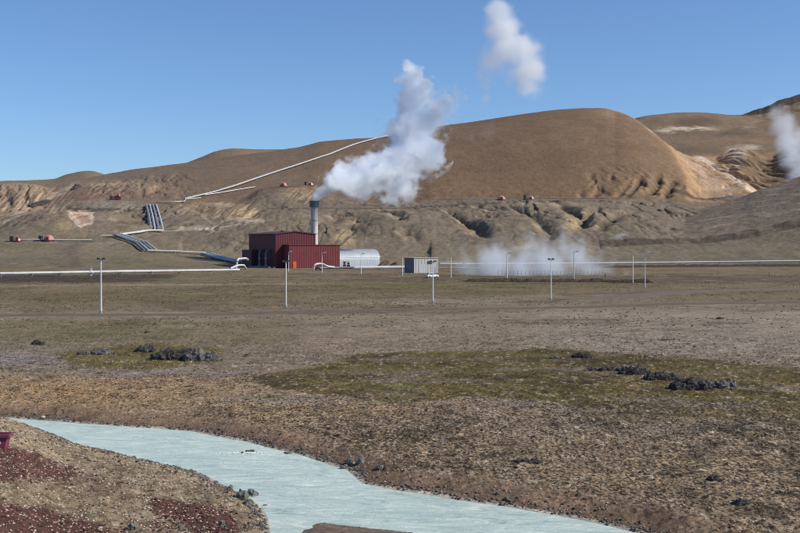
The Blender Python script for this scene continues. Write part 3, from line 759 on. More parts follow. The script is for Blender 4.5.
def tube(bm, pts, r, seg=12, caps=True, r1=None, closed=False):
    pts = [Vector(p) for p in pts]; rings = []
    n = len(pts)
    for i, p in enumerate(pts):
        a = pts[max(i-1, 0)]; b = pts[min(i+1, n-1)]
        d = (b-a).normalized()
        up = Vector((0, 0, 1)) if abs(d.z) < .95 else Vector((0, 1, 0))
        s = d.cross(up).normalized(); u = s.cross(d).normalized()
        rr = r if r1 is None else r+(r1-r)*i/(n-1)
        # widen at mitres
        rings.append([bm.verts.new(p+(s*math.cos(t)+u*math.sin(t))*rr) for t in [2*math.pi*k/seg for k in range(seg)]])
    for i in range(n-1):
        for k in range(seg):
            bm.faces.new((rings[i][k], rings[i][(k+1) % seg], rings[i+1][(k+1) % seg], rings[i+1][k]))
    if caps:
        bm.faces.new(rings[0][::-1]); bm.faces.new(rings[-1])
def rounded(pts, r=1.0, n=4):
    pts = [Vector(p) for p in pts]; out = [pts[0]]
    for i in range(1, len(pts)-1):
        a, b, c = pts[i-1], pts[i], pts[i+1]
        ra = min(r, (a-b).length*.45); rc = min(r, (c-b).length*.45)
        p = b+(a-b).normalized()*ra; q = b+(c-b).normalized()*rc
        for k in range(n+1):
            t = k/n; out.append(p*(1-t)**2+b*2*t*(1-t)+q*t*t)
    out.append(pts[-1]); return out
def prism(bm, prof, y0, y1):      # profile in XZ extruded along Y
    a = [bm.verts.new((x, y0, z)) for x, z in prof]; b = [bm.verts.new((x, y1, z)) for x, z in prof]
    n = len(prof)
    bm.faces.new(a); bm.faces.new(b[::-1])
    for i in range(n): bm.faces.new((a[i], b[i], b[(i+1) % n], a[(i+1) % n]))
def BM(): return bmesh.new()
def dup(root, loc=None, rz=None, label=None):
    r = root.copy(); C.objects.link(r)
    if loc is not None: r.location = loc
    if rz is not None: r.rotation_euler = (0, 0, rz)
    if label: r['label'] = label
    for ch in list(root.children):
        c = ch.copy(); C.objects.link(c); c.parent = r
        for g in list(ch.children):
            d = g.copy(); C.objects.link(d); d.parent = c
    return r
# ------------------------------------------------------------------ setting
sheet('ground', rows_near(), M['ground'])
sheet('hills', rows_far(), M['ground'])

# river water: one flat sheet over the channel
bm = BM()
def sub(pts, n=6):
    o = []
    for i in range(len(pts)-1):
        for k in range(n):
            t = k/n; o.append((pts[i][0]*(1-t)+pts[i+1][0]*t, pts[i][1]*(1-t)+pts[i+1][1]*t))
    return o+[pts[-1]]
bx0 = [(-140, 58), (-140, 80), (-30, 80), (0, 64), (20, 55), (40, 46), (40, 25), (20, 20), (-12, 20), (-12, 45), (-16, 53), (-24, 58)]
vs = [bm.verts.new((x, y, WATER)) for x, y in bx0]
bm.faces.new(vs)
tag(mesh_obj('river_water', bm, M['water']), kind='structure')

def ribbon(name, pts, hw, m, lift=.05):
    bm = BM(); P = []
    for i in range(len(pts)-1):
        a = Vector(pts[i]); b = Vector(pts[i+1]); n = max(1, int((b-a).length/3.))
        for k in range(n): P.append(a.lerp(b, k/n))
    P.append(Vector(pts[-1])); prev = None
    nrm = []
    for i, p in enumerate(P):
        d = (P[min(i+1, len(P)-1)]-P[max(i-1, 0)]).normalized(); nrm.append(Vector((-d.y, d.x)))
    K = 7
    ctr = np.array([[p.x, p.y] for p in P])
    allp = []
    for i, p in enumerate(P):
        for k in range(K):
            t = -1+2*k/(K-1); wob = .35*math.sin(i*.9+k)*(.3 if abs(t) == 1 else 0)
            q = p+nrm[i]*(hw*t+wob); allp.append((q.x, q.y, t))
    A = np.array(allp)
    Z = height(A[:, 0]*F/A[:, 1]+400, A[:, 1], True)+lift-.12*(np.abs(A[:, 2]) > .99)
    V = [bm.verts.new((A[i, 0], A[i, 1], Z[i])) for i in range(len(A))]
    for i in range(len(P)-1):
        for k in range(K-1):
            bm.faces.new((V[i*K+k], V[i*K+k+1], V[(i+1)*K+k+1], V[(i+1)*K+k]))
    return tag(mesh_obj(name, bm, m, smooth=True), kind='structure')
for (pts, hw, nm), mm in zip(ROADS, (M['road'], M['track'])): ribbon(nm, pts, hw, mm)
# ------------------------------------------------------------------ power station
TH = math.radians(30)
A0 = Vector((-46.9, 470., 0.)); A0.z = 0.
ps = empty('power_station', A0, TH, 'large dark red corrugated power station hall with a lower annex, beside the chimney', 'power station')
H_E, H_R = 14.9, 15.9
bm = BM()   # tall hall walls (gable towards the camera right)
prof = [(-3.5, -1), (15, -1), (15, H_E), (5.75, H_R), (-3.5, H_E)]
prism(bm, prof, 6.0, 36.)
tall = mesh_obj('hall_wall', bm, M['red'], ps)
bm = BM()
for (xa, za, xb, zb) in ((-4.0, H_E-.05, 5.75, H_R+.02), (5.75, H_R+.02, 15.5, H_E-.05)):
    prism(bm, [(xa, za+.05), (xb, zb+.05), (xb, zb+.35), (xa, za+.35)], 5.6, 36.4)
mesh_obj('hall_roof', bm, M['redroof'], ps)
bm = BM()
pl = [(0, 0), (24, 0), (24, 22), (15.02, 22), (15.02, 5.98), (0, 5.98)]
a = [bm.verts.new((x, y, -1)) for x, y in pl]; b = [bm.verts.new((x, y, 10.1)) for x, y in pl]
bm.faces.new(a[::-1]); bm.faces.new(b)
for i in range(6): bm.faces.new((a[i], a[(i+1) % 6], b[(i+1) % 6], b[i]))
mesh_obj('annex_wall', bm, M['red2'], ps)
bm = BM()
pl2 = [(-.25, -.25), (24.25, -.25), (24.25, 22.2), (15.03, 22.2), (15.03, 5.97), (-.25, 5.97)]
a = [bm.verts.new((x, y, 10.12)) for x, y in pl2]; b = [bm.verts.new((x, y, 10.5)) for x, y in pl2]
bm.faces.new(a[::-1]); bm.faces.new(b)
for i in range(6): bm.faces.new((a[i], a[(i+1) % 6], b[(i+1) % 6], b[i]))
mesh_obj('annex_roof', bm, M['trim'], ps)
bm = BM()
for x in (-3.5, 15.0):
    bm = BM(); box(bm, x-.12, x+.12, 5.84, 6.05, 0, H_E, 0); mesh_obj('corner_trim', bm, M['trim'], ps)
bm = BM(); box(bm, 1.7, 3.3, -.12, .02, .0, 3.3, .03); dr = mesh_obj('door', bm, M['orange'], ps)
bm = BM(); tube(bm, [(2.0, -.2, 1.4), (2.0, -.2, 1.9)], .05, 6); mesh_obj('handle', bm, M['dark'], dr)
bm = BM(); box(bm, 16.5, 20.5, -.10, .02, .0, 4.2, .03); dr = mesh_obj('roller_door', bm, M['trim'], ps)
bm = BM(); box(bm, -7.2, -3.52, 24, 35, -1, 8.2, 0)
mesh_obj('side_block', bm, M['redroof'], ps)
for v in (11.5, 18.5):                       # exhaust ducts bending into the long wall
    bm = BM()
    tube(bm, rounded([(-5.6, v, -.5), (-5.6, v, 8.0), (-3.3, v, 8.0)], 1.5, 6), .62, 14)
    dk = mesh_obj('exhaust_duct', bm, M['bluegrey'], ps, True, 40)
    for z in (1.5, 4.5):
        bm = BM(); tube(bm, [(-5.6, v, z), (-5.6, v, z+.25)], .74, 14); mesh_obj('flange', bm, M['galv'], dk)
bm = BM(); tube(bm, [(-7.0, 4.5, .7), (-7.0, 27, .7)], .55, 12); tube(bm, [(-5.2, 3.5, .6), (-5.2, 22, .6)], .45, 12)
mesh_obj('ground_duct', bm, M['bluegrey'], ps, True, 40)
for u in (6.5, 12.5, 21.8):
    bm = BM(); box(bm, u, u+.9, -.09, .02, 6.4, 7.2, 0)
    mesh_obj('louvre', bm, M['redroof'], ps)
for u in (3, 9):
    bm = BM(); box(bm, u, u+1.3, 14, 15.6, 15.2, 16.7, .05)
    mesh_obj('roof_vent', bm, M['redroof'], ps)

# ------------------------------------------------------------------ chimney
cx, cyy = -38.95, 505.
ch = empty('chimney', (cx, cyy, ground_z(cx, cyy)), 0, 'tall grey cylindrical steam chimney with a dark blue cap behind the red hall', 'chimney')
g0 = ground_z(cx, cyy); top = 30.3-g0
bm = BM(); tube(bm, [(0, 0, -1), (0, 0, top-2.4)], 1.72, 40, r1=1.6)
mesh_obj('shaft', bm, M['concrete'], ch, True, 40)
bm = BM(); tube(bm, [(0, 0, top-2.6), (0, 0, top)], 2.15, 40, caps=False); tube(bm, [(0, 0, top), (0, 0, top-2.6)], 1.95, 40, caps=False)
for k in range(40):
    pass
tube(bm, [(0, 0, top-2.75), (0, 0, top-2.55)], 2.3, 40); tube(bm, [(0, 0, top-.15), (0, 0, top+.05)], 2.25, 40, caps=False)
mesh_obj('cap', bm, M['stackcap'], ch, True, 40)
bm = BM()
for s in (-.3, .3): tube(bm, [(s, -1.85, 2), (s, -1.85, top)], .05, 6)
for k in range(int(top/.6)): tube(bm, [(-.3, -1.85, 2+k*.55), (.3, -1.85, 2+k*.55)], .03, 5) if 2+k*.55 < top else None
mesh_obj('ladder', bm, M['galv'], ch)
for z in (8, 15, 21):
    bm = BM(); tube(bm, [(0, 0, z), (0, 0, z+.22)], 1.80, 40); mesh_obj('hoop', bm, M['galv'], ch, True, 40)

# ------------------------------------------------------------------ arched storage hall
px0, Yh = 337.2, 512.
hx = (px0-400)*Yh/F; gz = ground_z(hx+10, Yh)
sh = empty('storage_hall', (hx, Yh, gz-.3), TH, 'long pale grey storage hall with a rounded barrel roof right of the red station', 'storage hall')
W2, HT, Ln = 6.6, 8.6-gz, 22.5
arc = [(-W2, -1.), (-W2, 3.2)]
for k in range(1, 12):
    t = math.pi*(1-k/12.); arc.append((W2*math.cos(t), 3.2+(HT-3.2)*math.sin(t)))
arc += [(W2, 3.2), (W2, -1.)]
def barrel(bm, pr, x0, x1, yc):
    a = [bm.verts.new((x0, yc+p[0], p[1])) for p in pr]; b = [bm.verts.new((x1, yc+p[0], p[1])) for p in pr]
    n = len(pr)
    for i in range(n-1): bm.faces.new((a[i], a[i+1], b[i+1], b[i]))
    return a, b
bm = BM(); a, b = barrel(bm, arc, .0, Ln, W2)
bm.faces.new(a[::-1]); bm.faces.new(b)
mesh_obj('wall', bm, M['hall'], sh, True, 35)
bm = BM()
arc2 = [(p[0]*1.015, 3.2+(p[1]-3.2)*1.02) for p in arc[2:-2]]
barrel(bm, arc2, -.25, Ln+.25, W2)
mesh_obj('roof', bm, M['hallroof'], sh, True, 35)
for x in (3.0,):
    bm = BM(); box(bm, x, x+3.4, -.1, .03, 0, 3.0, 0); mesh_obj('door', bm, M['galv'], sh)

# ------------------------------------------------------------------ grey shed
Ys_ = 402.; sx = (414-400)*Ys_/F
gsh = empty('service_shed', (sx, Ys_, ground_z(sx, Ys_)), TH, 'grey corrugated flat roofed shed with its end wall coloured as in shade, behind a lamp post', 'shed')
bm = BM(); box(bm, 0, 10.2, 0, 6.8, -.5, 5.35, 0)
o = mesh_obj('wall', bm, M['shed'], gsh)
bm = BM(); box(bm, -.06, -.005, .05, 6.75, 0, 5.3, 0); mesh_obj('end_shade_panel', bm, M['shedshade'], gsh)  # thin sheet over the end wall, carries its painted shade
bm = BM(); box(bm, -.2, 10.4, -.2, 7.0, 5.37, 5.6, .03); mesh_obj('roof', bm, M['galv'], gsh)
bm = BM(); box(bm, 8.3, 9.3, -.08, -.005, 0, 2.1, 0); dr = mesh_obj('door', bm, M['galv'], gsh)
bm = BM(); box(bm, 2.0, 4.8, -.08, -.005, 0, 3.2, 0); mesh_obj('roller_door', bm, M['hall'], gsh)
bm = BM(); box(bm, 5.8, 7.6, -.25, -.005, 3.4, 4.3, .03); mesh_obj('air_vent', bm, M['dark'], gsh)

# ------------------------------------------------------------------ car by the shed
def make_car(loc, rz):
    t = empty('parked_car', loc, rz, 'small white car parked in front of the grey shed', 'car')
    bm = BM()
    pr = [(-2.05, .30), (-2.1, .62), (-1.95, .88), (-1.75, .95), (-1.25, 1.42), (.45, 1.45), (1.05, 1.0), (1.75, .90), (2.05, .68), (2.1, .32)]
    n = len(pr); rings = []
    for y, s, dz in ((-.86, .97, -.03), (-.72, 1.0, .0), (.72, 1.0, .0), (.86, .97, -.03)):
        rings.append([bm.verts.new((x*s, y*(.82 if z > 1.2 else 1), z+dz)) for x, z in pr])
    for a, b in zip(rings, rings[1:]):
        for i in range(n): bm.faces.new((a[i], b[i], b[(i+1) % n], a[(i+1) % n]))
    bm.faces.new(rings[0]); bm.faces.new(rings[-1][::-1])
    mesh_obj('body', bm, M['carwhite'], t, True, 35)
    for s in (-1, 1):
        bm = BM()
        v = [bm.verts.new((x, s*y, z)) for x, y, z in ((-1.5, .87, .96), (.85, .87, .98), (.4, .745, 1.36), (-1.15, .745, 1.36))]
        f = bm.faces.new(v); r = bmesh.ops.extrude_face_region(bm, geom=[f])
        for q in r['geom']:
            if isinstance(q, bmesh.types.BMVert): q.co.y += s*.012
        mesh_obj('side_window', bm, M['glass'], t)
    for (xa, za, xb, zb, nm) in ((1.06, 1.01, .50, 1.41, 'windscreen'), (-1.74, .98, -1.31, 1.37, 'rear_window')):
        bm = BM(); d = .02 if xa > 0 else -.02
        v = [bm.verts.new(p) for p in ((xa+d, -.66, za), (xa+d, .66, za), (xb+d, .58, zb), (xb+d, -.58, zb))]
        f = bm.faces.new(v); r = bmesh.ops.extrude_face_region(bm, geom=[f])
        for q in r['geom']:
            if isinstance(q, bmesh.types.BMVert): q.co.z += .012
        mesh_obj(nm, bm, M['glass'], t)
    for x in (-1.3, 1.35):
        for s in (-1, 1):
            bm = BM(); tube(bm, [(x, s*.72, .31), (x, s*.90, .31)], .31, 20); wl = mesh_obj('wheel', bm, M['rubber'], t, True, 40)
            bm = BM(); tube(bm, [(x, s*.895, .31), (x, s*.915, .31)], .19, 14); mesh_obj('rim', bm, M['rim'], wl)
    for s in (-1, 1):
        bm = BM(); box(bm, 2.0, 2.09, s*.62-.16, s*.62+.16, .62, .76, .02); mesh_obj('headlight', bm, M['lens'], t)
        bm = BM(); box(bm, -2.1, -2.0, s*.66-.12, s*.66+.12, .66, .84, .02); mesh_obj('tail_light', bm, M['orange'], t)
    return t
p = at_depth(432, 352); make_car(p, math.radians(28))

# ------------------------------------------------------------------ brown dirt heaps
def heap(name, loc, rx, ry, h, m, label, cat, seed=1):
    bm = BM(); n = 26; R = 9
    c = bm.verts.new((0, 0, h)); prev = None; rings = []
    for j in range(1, R+1):
        f = j/R; row = []
        for k in range(n):
            a = 2*math.pi*k/n
            w = 1+.22*math.sin(2*a+seed)+.12*math.sin(5*a+seed*2)
            zz = h*(1-f)**1.15*(1+.2*math.sin(3*a+seed+f*6))-(.5 if j == R else 0)
            row.append(bm.verts.new((math.cos(a)*rx*f*w, math.sin(a)*ry*f*w, zz+random.uniform(-.06, .06)*h)))
        rings.append(row)
    for k in range(n): bm.faces.new((c, rings[0][k], rings[0][(k+1) % n]))
    for a, b in zip(rings, rings[1:]):
        for k in range(n): bm.faces.new((a[k], b[k], b[(k+1) % n], a[(k+1) % n]))
    o = mesh_obj(name, bm, m, None, True); o.location = loc
    return tag(o, label, cat)
heap('dirt_heap', at_depth(386, 490), 4.2, 4, 3.0, M['dirtpile'], 'brown pointed heap of earth at the right end of the barrel roofed hall', 'earth heap', 1)
heap('dirt_heap', at_depth(396, 484), 4.6, 4, 2.3, M['dirtpile'], 'lower brown heap of earth against the left side of the grey shed', 'earth heap', 4)

# ------------------------------------------------------------------ lamp posts
def make_post(H, double):
    t = empty('lamp_post', (0, 0, 0))
    bm = BM(); tube(bm, [(0, 0, -.6), (0, 0, H*.35), (0, 0, H)], .15, 12, r1=.085)
    mesh_obj('pole', bm, M['post'], t, True, 40)
    bm = BM(); tube(bm, [(0, 0, -.3), (0, 0, .35)], .22, 12); mesh_obj('base', bm, M['galv'], t)
    for s in ((-1, 1) if double else (1,)):
        bm = BM(); tube(bm, rounded([(0, 0, H-.12), (s*.2, 0, H+.05), (s*(.35 if double else .85), 0, H+.06)], .2, 3), .06, 8)
        ar = mesh_obj('arm', bm, M['post'] if not double else M['dark'], t, True, 40)
        bm = BM(); a_, b_ = (.14, .62) if double else (.45, 1.35); box(bm, min(s*a_, s*b_), max(s*a_, s*b_), -.2, .2, H-.02, H+.24, .06)
        hd = mesh_obj('lamp_head', bm, M['dark'] if double else M['post'], t)
        bm = BM(); box(bm, min(s*(a_+.06), s*(b_-.05)), max(s*(a_+.06), s*(b_-.05)), -.15, .15, H-.07, H-.022, 0)
        mesh_obj('lens', bm, M['lens'], hd)
    return t
posts = [(101, 259.5, 313, 1, 'leftmost white lamp post, on the grass before the long twin pipe'),
         (286, 261.5, 307, 1, 'tall white lamp post by the dirt road in front of the dark red station hall'),
         (433, 261, 302, 1, 'white lamp post with double head in front of the grey shed and white car'),
         (551, 259, 299.5, 1, 'white lamp post with dark double head, on the near side of the rubble berm'),
         (288.5, 252, 272, 0, 'small white lamp post standing just left of the orange station door'),
         (322, 253, 273.5, 0, 'small white lamp post in front of the middle of the red annex'),
         (361, 254, 275, 0, 'small white lamp post in front of the barrel roofed storage hall'),
         (402.5, 254, 276.5, 0, 'small white lamp post against the shade-coloured end wall of the grey shed'),
         (451, 254, 278.5, 0, 'small white lamp post right of the grey shed beside the pipe rack'),
         (507, 253, 281, 0, 'white lamp post at the left end of the wire fence, within the low steam'),
         (574, 251.5, 281, 0, 'white single headed lamp post near the right end of the wire fence'),
         (633, 251.5, 283, 0, 'left one of the close pair of white lamp posts by the grey track'),
         (645, 253, 288, 0, 'right one of the close pair of white lamp posts by the grey track')]
protos = {}
for px, ty, by, dbl, lb in posts:
    Y = CAM*F/(by-HY); H = (by-ty)*Y/F
    key = (dbl, round(H*2)/2)
    t = make_post(H, dbl)
    t.location = at_depth(px, Y); t.rotation_euler = (0, 0, math.radians(-12 if not dbl else 8))
    tag(t, lb, 'lamp post', 'lamp posts along the station road')

# ------------------------------------------------------------------ pipelines
def run(pixels, lift=.9, yr=None, ymin=470, ymax=1280, step=6.):
    """world run through photo pixels, kept above the terrain"""
    W = []
    for q in pixels:
        if len(q) == 3:
            px, py, Y = q; p = at_depth(px, Y)
        else:
            p = hit(q[0], q[1], ymin, ymax)
        W.append(p)
    out = []
    for a, b in zip(W, W[1:]):
        n = max(1, int((b-a).length/step))
        for k in range(n):
            out.append(a.lerp(b, k/n))
    out.append(W[-1])
    A = np.array([[p.x, p.y] for p in out])
    Z = height(A[:, 0]*F/A[:, 1]+400, A[:, 1], True)
    zl = np.array([p.z for p in out])
    K = min(5, len(zl))
    w_ = 2 if len(Z) < 12 else 5
    Zs = np.array([max(np.convolve(np.pad(Z, w_, mode='reflect', reflect_type='odd') if len(Z) > w_ else np.pad(Z, w_, mode='edge'), np.ones(2*w_+1)/(2*w_+1), 'valid')[i], Z[i]-.3) for i in range(len(Z))])
    return [Vector((A[i, 0], A[i, 1], float(max(Zs[i], zl[i]*.5+Zs[i]*.5)+lift))) for i in range(len(A))], Z

def pipeline(name, label, runs, r, m='pipe', sup=18., lift=.9, cat='pipeline', group=None, offs=(0,), **kw):
    W, Z = run(runs, lift, **kw)
    org = W[0].copy(); org.z = Z[0]
    t = empty(name, org, 0, label, cat, group)
    n = len(W)
    for io, of in enumerate(offs):
        P = []
        for i, p in enumerate(W):
            d = (W[min(i+1, n-1)]-W[max(i-1, 0)]); s = Vector((d.y, -d.x, 0)).normalized()
            P.append(p+s*of-org)
        bm = BM(); tube(bm, P, r*(1.15 if m == 'mixed' and io % 2 else 1.), 10)
        pp = mesh_obj('pipe', bm, M[('pipe', 'galv')[io % 2] if m == 'mixed' else m], t, True, 50)
    acc = 0
    for i in range(1, n-1):
        acc += (W[i]-W[i-1]).length
        if acc > sup:
            acc = 0
            p = W[i]-org; d = (W[i+1]-W[i-1]); s = Vector((d.y, -d.x, 0)).normalized()
            hw = max(abs(o) for o in offs)+r*1.1
            bm = BM()
            for sg in (-1, 1): tube(bm, [p+s*hw*sg+Vector((0, 0, Z[i]-W[i].z-.4)), p+s*hw*sg+Vector((0, 0, 0))], .12, 6)
            tube(bm, [p-s*hw+Vector((0, 0, -r)), p+s*hw+Vector((0, 0, -r))], .12, 6)
            mesh_obj('support', bm, M['galv'], t)
    return t

pipeline('steam_pipeline', 'long pair of fat pale pipes on low stands crossing the left side to the station',
         [(-60, 0, 352), (0, 0, 359), (60, 0, 371), (120, 0, 384), (180, 0, 398), (238, 0, 412)], .5, 'greypipe', 9, 1.15, offs=(-.85, .85), step=8.)
pipeline('steam_pipeline', 'two white pipes running up the far hillside to the skyline behind the steam plume', [(186, 200.5), (214, 194), (236, 187), (280, 172), (330, 155.5), (375, 140), (388, 136.8)], .40, 'greypipe', 26, 1.5, offs=(-.95, .95), ymin=790)
pipeline('steam_pipeline', 'short pale pipe branching right off the hillside pipes towards the pink wellhead dome', [(205, 196.5), (222, 194), (238, 191.5), (255, 188.6)], .36, 'pipe', 26, 1.3, ymin=700)
pipeline('steam_pipeline', 'short pale pipe between the head of the steep pipe bundle and the hillside pipes', [(157, 203), (174, 204.5), (184, 203.5), (186, 200.8), (201, 199)], .38, 'pipe', 20, 1.0, ymin=690)
pipeline('steam_pipeline', 'grey bundle of parallel pipes dropping steeply down the bank, pale along their edges', [(151, 202.5), (154, 216), (157, 231)], .55, 'mixed', 9, 1.3, offs=(-3.3, -1.1, 1.1, 3.3), ymin=600, ymax=780)
pipeline('steam_pipeline', 'two white pipes running level from the foot of the steep bundle to the left', [(162, 232.5), (140, 234), (121, 236.5)], .5, 'pipe', 12, 1.1, offs=(-.9, .9), ymin=560, ymax=760)
pipeline('steam_pipeline', 'short white pipe at the left end of the pipe elbow, ending by the track', [(120, 237.5), (102, 238)], .45, 'pipe', 12, 1.0, ymin=560, ymax=760)
pipeline('steam_pipeline', 'grey bundle of parallel pipes slanting down from the elbow to the meadow', [(118, 236.5), (132, 241), (141, 244.5), (150, 252)], .45, 'mixed', 9, 1.0, offs=(-3.2, -1.2, .8, 2.8), ymin=540, ymax=700)
pipeline('steam_pipeline', 'two white pipes crossing the meadow left of the station towards the dark bundle', [(148, 252.5), (175, 253), (206, 255)], .45, 'pipe', 12, 1.0, offs=(-.9, .9), ymin=520, ymax=640)
pipeline('steam_pipeline', 'dark grey parallel pipes slanting down to the left corner of the station', [(206, 255), (222, 260), (240, 263.5)], .42, 'mixed', 9, .9, offs=(-2.6, -.9, .8, 2.5), ymin=490, ymax=640)
pipeline('steam_pipeline', 'thin white pipe leading right from the leftmost pink dome', [(19, 241.5), (32, 241.6), (42, 241.4)], .38, 'pipe', 20, .8, ymin=540, ymax=640)
pipeline('steam_pipeline', 'thin white pipe leading right from the larger pink dome to the track bend', [(52, 241.5), (75, 241.8), (92, 241.9)], .38, 'pipe', 20, .8, ymin=540, ymax=640)
pipeline('steam_pipeline', 'long thin white pipe above dark rubble crossing the whole right side behind the lamp posts',
         [(440, 0, 470), (520, 0, 478), (600, 0, 487), (700, 0, 496), (800, 0, 500), (900, 0, 503)], .34, 'pipe', 14, 1.75, step=8.)
pipeline('steam_pipeline', 'very thin pale pipe along the foot of the big brown hill', [(432, 200), (500, 199.5), (560, 199), (600, 199), (640, 198.5)], .22, 'galv', 60, .7, ymin=700, ymax=860)
pipeline('steam_pipeline', 'fat white pipe on the ground between the red annex and the grey shed', [(354, 0, 444), (380, 0, 447), (405, 0, 450)], .72, 'pipe', 8, 1.2)
pipeline('steam_pipeline', 'dark grey pipes lying in front of the red annex before the fat white pipe', [(318, 0, 455), (338, 0, 457), (354, 0, 456)], .42, 'galv', 8, .8, offs=(-1.2, .2, 1.5))

def bent_pipe(label, pts, r, m='pipe'):
    org = at_depth(pts[0][0], pts[0][1]); t = empty('pipe_loop', org, 0, label, 'pipe loop')
    P = []
    for px, Y, z in pts:
        q = at_depth(px, Y); P.append(Vector((q.x, q.y, org.z+z))-org)
    bm = BM(); tube(bm, rounded(P, 1.3, 5), r, 12); mesh_obj('pipe', bm, M[m], t, True, 50)
    for i in (0, len(P)-1):
        bm = BM(); d = (P[1]-P[0]).normalized() if i == 0 else (P[-1]-P[-2]).normalized()
        tube(bm, [P[i]-d*.1, P[i]+d*.12], r*1.35, 12); mesh_obj('flange', bm, M['galv'], t)
bent_pipe('white pipe loop rising and bending by the left corner of the station', [(236, 455, .4), (237.5, 455, 4.4), (246, 462, 4.6), (247.5, 470, 4.0)], .45)
bent_pipe('lower white pipe loop beside the station left corner, below the taller loop', [(230, 440, 1.0), (238, 446, 2.2), (244, 450, 2.2), (246, 456, .6)], .4)
bent_pipe('white arched pipe in front of the middle of the red annex', [(313.5, 450, .2), (314.5, 450, 2.5), (322, 452, 2.8), (327, 452, 1.6), (334, 454, 1.2)], .42)
bent_pipe('small dark pipe bend under the white arched pipe at the annex', [(315, 446, .3), (318, 446, 1.6), (321, 447, .4)], .4, 'dark')

# pipe rack with valves right of the shed
def rack(px, Y, label, w, levels, rz=0.):
    t = empty('pipe_rack', at_depth(px, Y), rz, label, 'pipe rack')
    for x in (0, w*.5, w):
        bm = BM()
        for y in (0, 1.6): box(bm, x-.07, x+.07, y-.07, y+.07, -.4, levels[-1]+.3)
        for z in levels: box(bm, x-.05, x+.05, .07, 1.53, z-.12, z-.02)
        mesh_obj('frame', bm, M['galv'], t)
    for z in levels:
        for y in (.4, 1.1):
            bm = BM(); tube(bm, [(-.8, y, z+.14), (w+.8, y, z+.14)], .15, 8); mesh_obj('pipe', bm, M['pipe'], t, True, 50)
    bm = BM(); tube(bm, [(w*.3, .4, levels[-1]+.2), (w*.3, .4, levels[-1]+.9)], .05, 6); tube(bm, [(w*.3, .4, levels[-1]+.86), (w*.3, .4, levels[-1]+.92)], .28, 12)
    mesh_obj('valve', bm, M['dark'], t)
rack(438.5, 425, 'white pipe rack of two levels directly right of the grey shed', 10, (1.5, 3.6), .1)
rack(458, 400, 'low white pipe rack at the left edge of the ground steam', 7, (.9, 1.9, 2.8), -.1)
def valve_stand(px, Y, label, h=2.0, m_='dark'):
    t = empty('valve_stand', at_depth(px, Y), 0, label, 'valve')
    bm = BM(); tube(bm, [(0, 0, -.3), (0, 0, h)], .22, 10); mesh_obj('stem', bm, M[m_], t, True, 50)
    bm = BM(); tube(bm, [(-.7, 0, h*.45), (.7, 0, h*.45)], .35, 10); mesh_obj('valve_body', bm, M[m_], t, True, 50)
    bm = BM(); tube(bm, [(0, -.05, h), (0, .05, h+.02)], .5, 14); mesh_obj('wheel', bm, M[m_], t)
valve_stand(344.5, 495, 'dark valve with hand wheel before the storage hall, the left one of two')
valve_stand(348.5, 492, 'dark valve with hand wheel before the storage hall, the right one of two', 1.7)
valve_stand(91, 372, 'small pale valve sticking up from the long twin pipe, left of the leftmost lamp post', 2.4, 'post')

# ------------------------------------------------------------------ wellhead domes
def dome(px, py, R, label, m='dome', side=None, ymin=540, ymax=1280, boxh=2.6, boxm='dark'):
    p = hit(px, py, ymin, ymax)
    t = empty('wellhead_dome', p, 0, label, 'dome', 'pink wellhead domes')
    bm = BM(); bmesh.ops.create_icosphere(bm, subdivisions=2, radius=R)
    for v in bm.verts: v.co.z = max(v.co.z*1.05, -.6)
    mesh_obj('shell', bm, M[m], t)
    bm = BM(); tube(bm, [(0, 0, -1.2), (0, 0, .35)], R*1.03, 20); mesh_obj('base_ring', bm, M['maroon'], t)
    bm = BM(); box(bm, -.6, .6, -R-.35, -R*.7, 0, 2.1, .03); mesh_obj('door', bm, M['maroon'], t)
    if side:
        bm = BM(); x = side*(R+.6); box(bm, min(x, x+side*1.6), max(x, x+side*1.6), -1.3, 1.3, -1, boxh, .05)
        mesh_obj('annex', bm, M[boxm], t)
dome(18, 241.5, 1.7, 'smallest pale pink dome with a dark cabin, at the far left beside the meadow', 'domepale', -1, boxh=2.6)
dome(49, 241, 2.9, 'larger pink dome with a dark cabin on its left, above the meadow at left', 'dome', -1)
dome(283.5, 186.3, 2.9, 'pink dome on the ledge under the hillside pipes', 'dome', None, 700)
dome(310.5, 185.6, 2.4, 'pale dome with a dark cabin on the ledge left of the steam plume', 'domepale', -1, 700, boxh=3.0)
dome(501.5, 200, 3.1, 'pink dome alone on the bench below the big hill, left one of two', 'dome', None, 700)
dome(530.5, 199.6, 2.6, 'pale pink dome with dark cabin on the bench, right one of two', 'domepale', -1, 700, boxh=3.2)
# maroon wellhouse on the grey platform
p = hit(117, 200, 640, 900)
t = empty('wellhouse', p, .2, 'maroon cabins with a small red tower on the grey gravel platform at left', 'wellhouse')
bm = BM(); box(bm, -2.6, 2.8, -1.6, 1.6, -1, 2.2, .05); mesh_obj('wall', bm, M['maroon'], t)
bm = BM(); prism(bm, [(-2.9, 2.2), (3.1, 2.2), (.1, 3.3)], -1.8, 1.8); mesh_obj('roof', bm, M['redroof'], t)
bm = BM(); tube(bm, [(1.5, 0, 2.4), (1.5, 0, 5.0)], .9, 12, r1=.5); tube(bm, [(1.5, 0, 5.0), (1.5, 0, 6.0)], .35, 10); mesh_obj('tower', bm, M['dome'], t)
bm = BM(); box(bm, -5.0, -3.0, -1.5, 1.5, -1, 2.8, .05); mesh_obj('cabin', bm, M['dark'], t)
bm = BM(); box(bm, -.5, .6, -1.72, -1.58, 0, 1.8, 0); mesh_obj('door', bm, M['dark'], t)

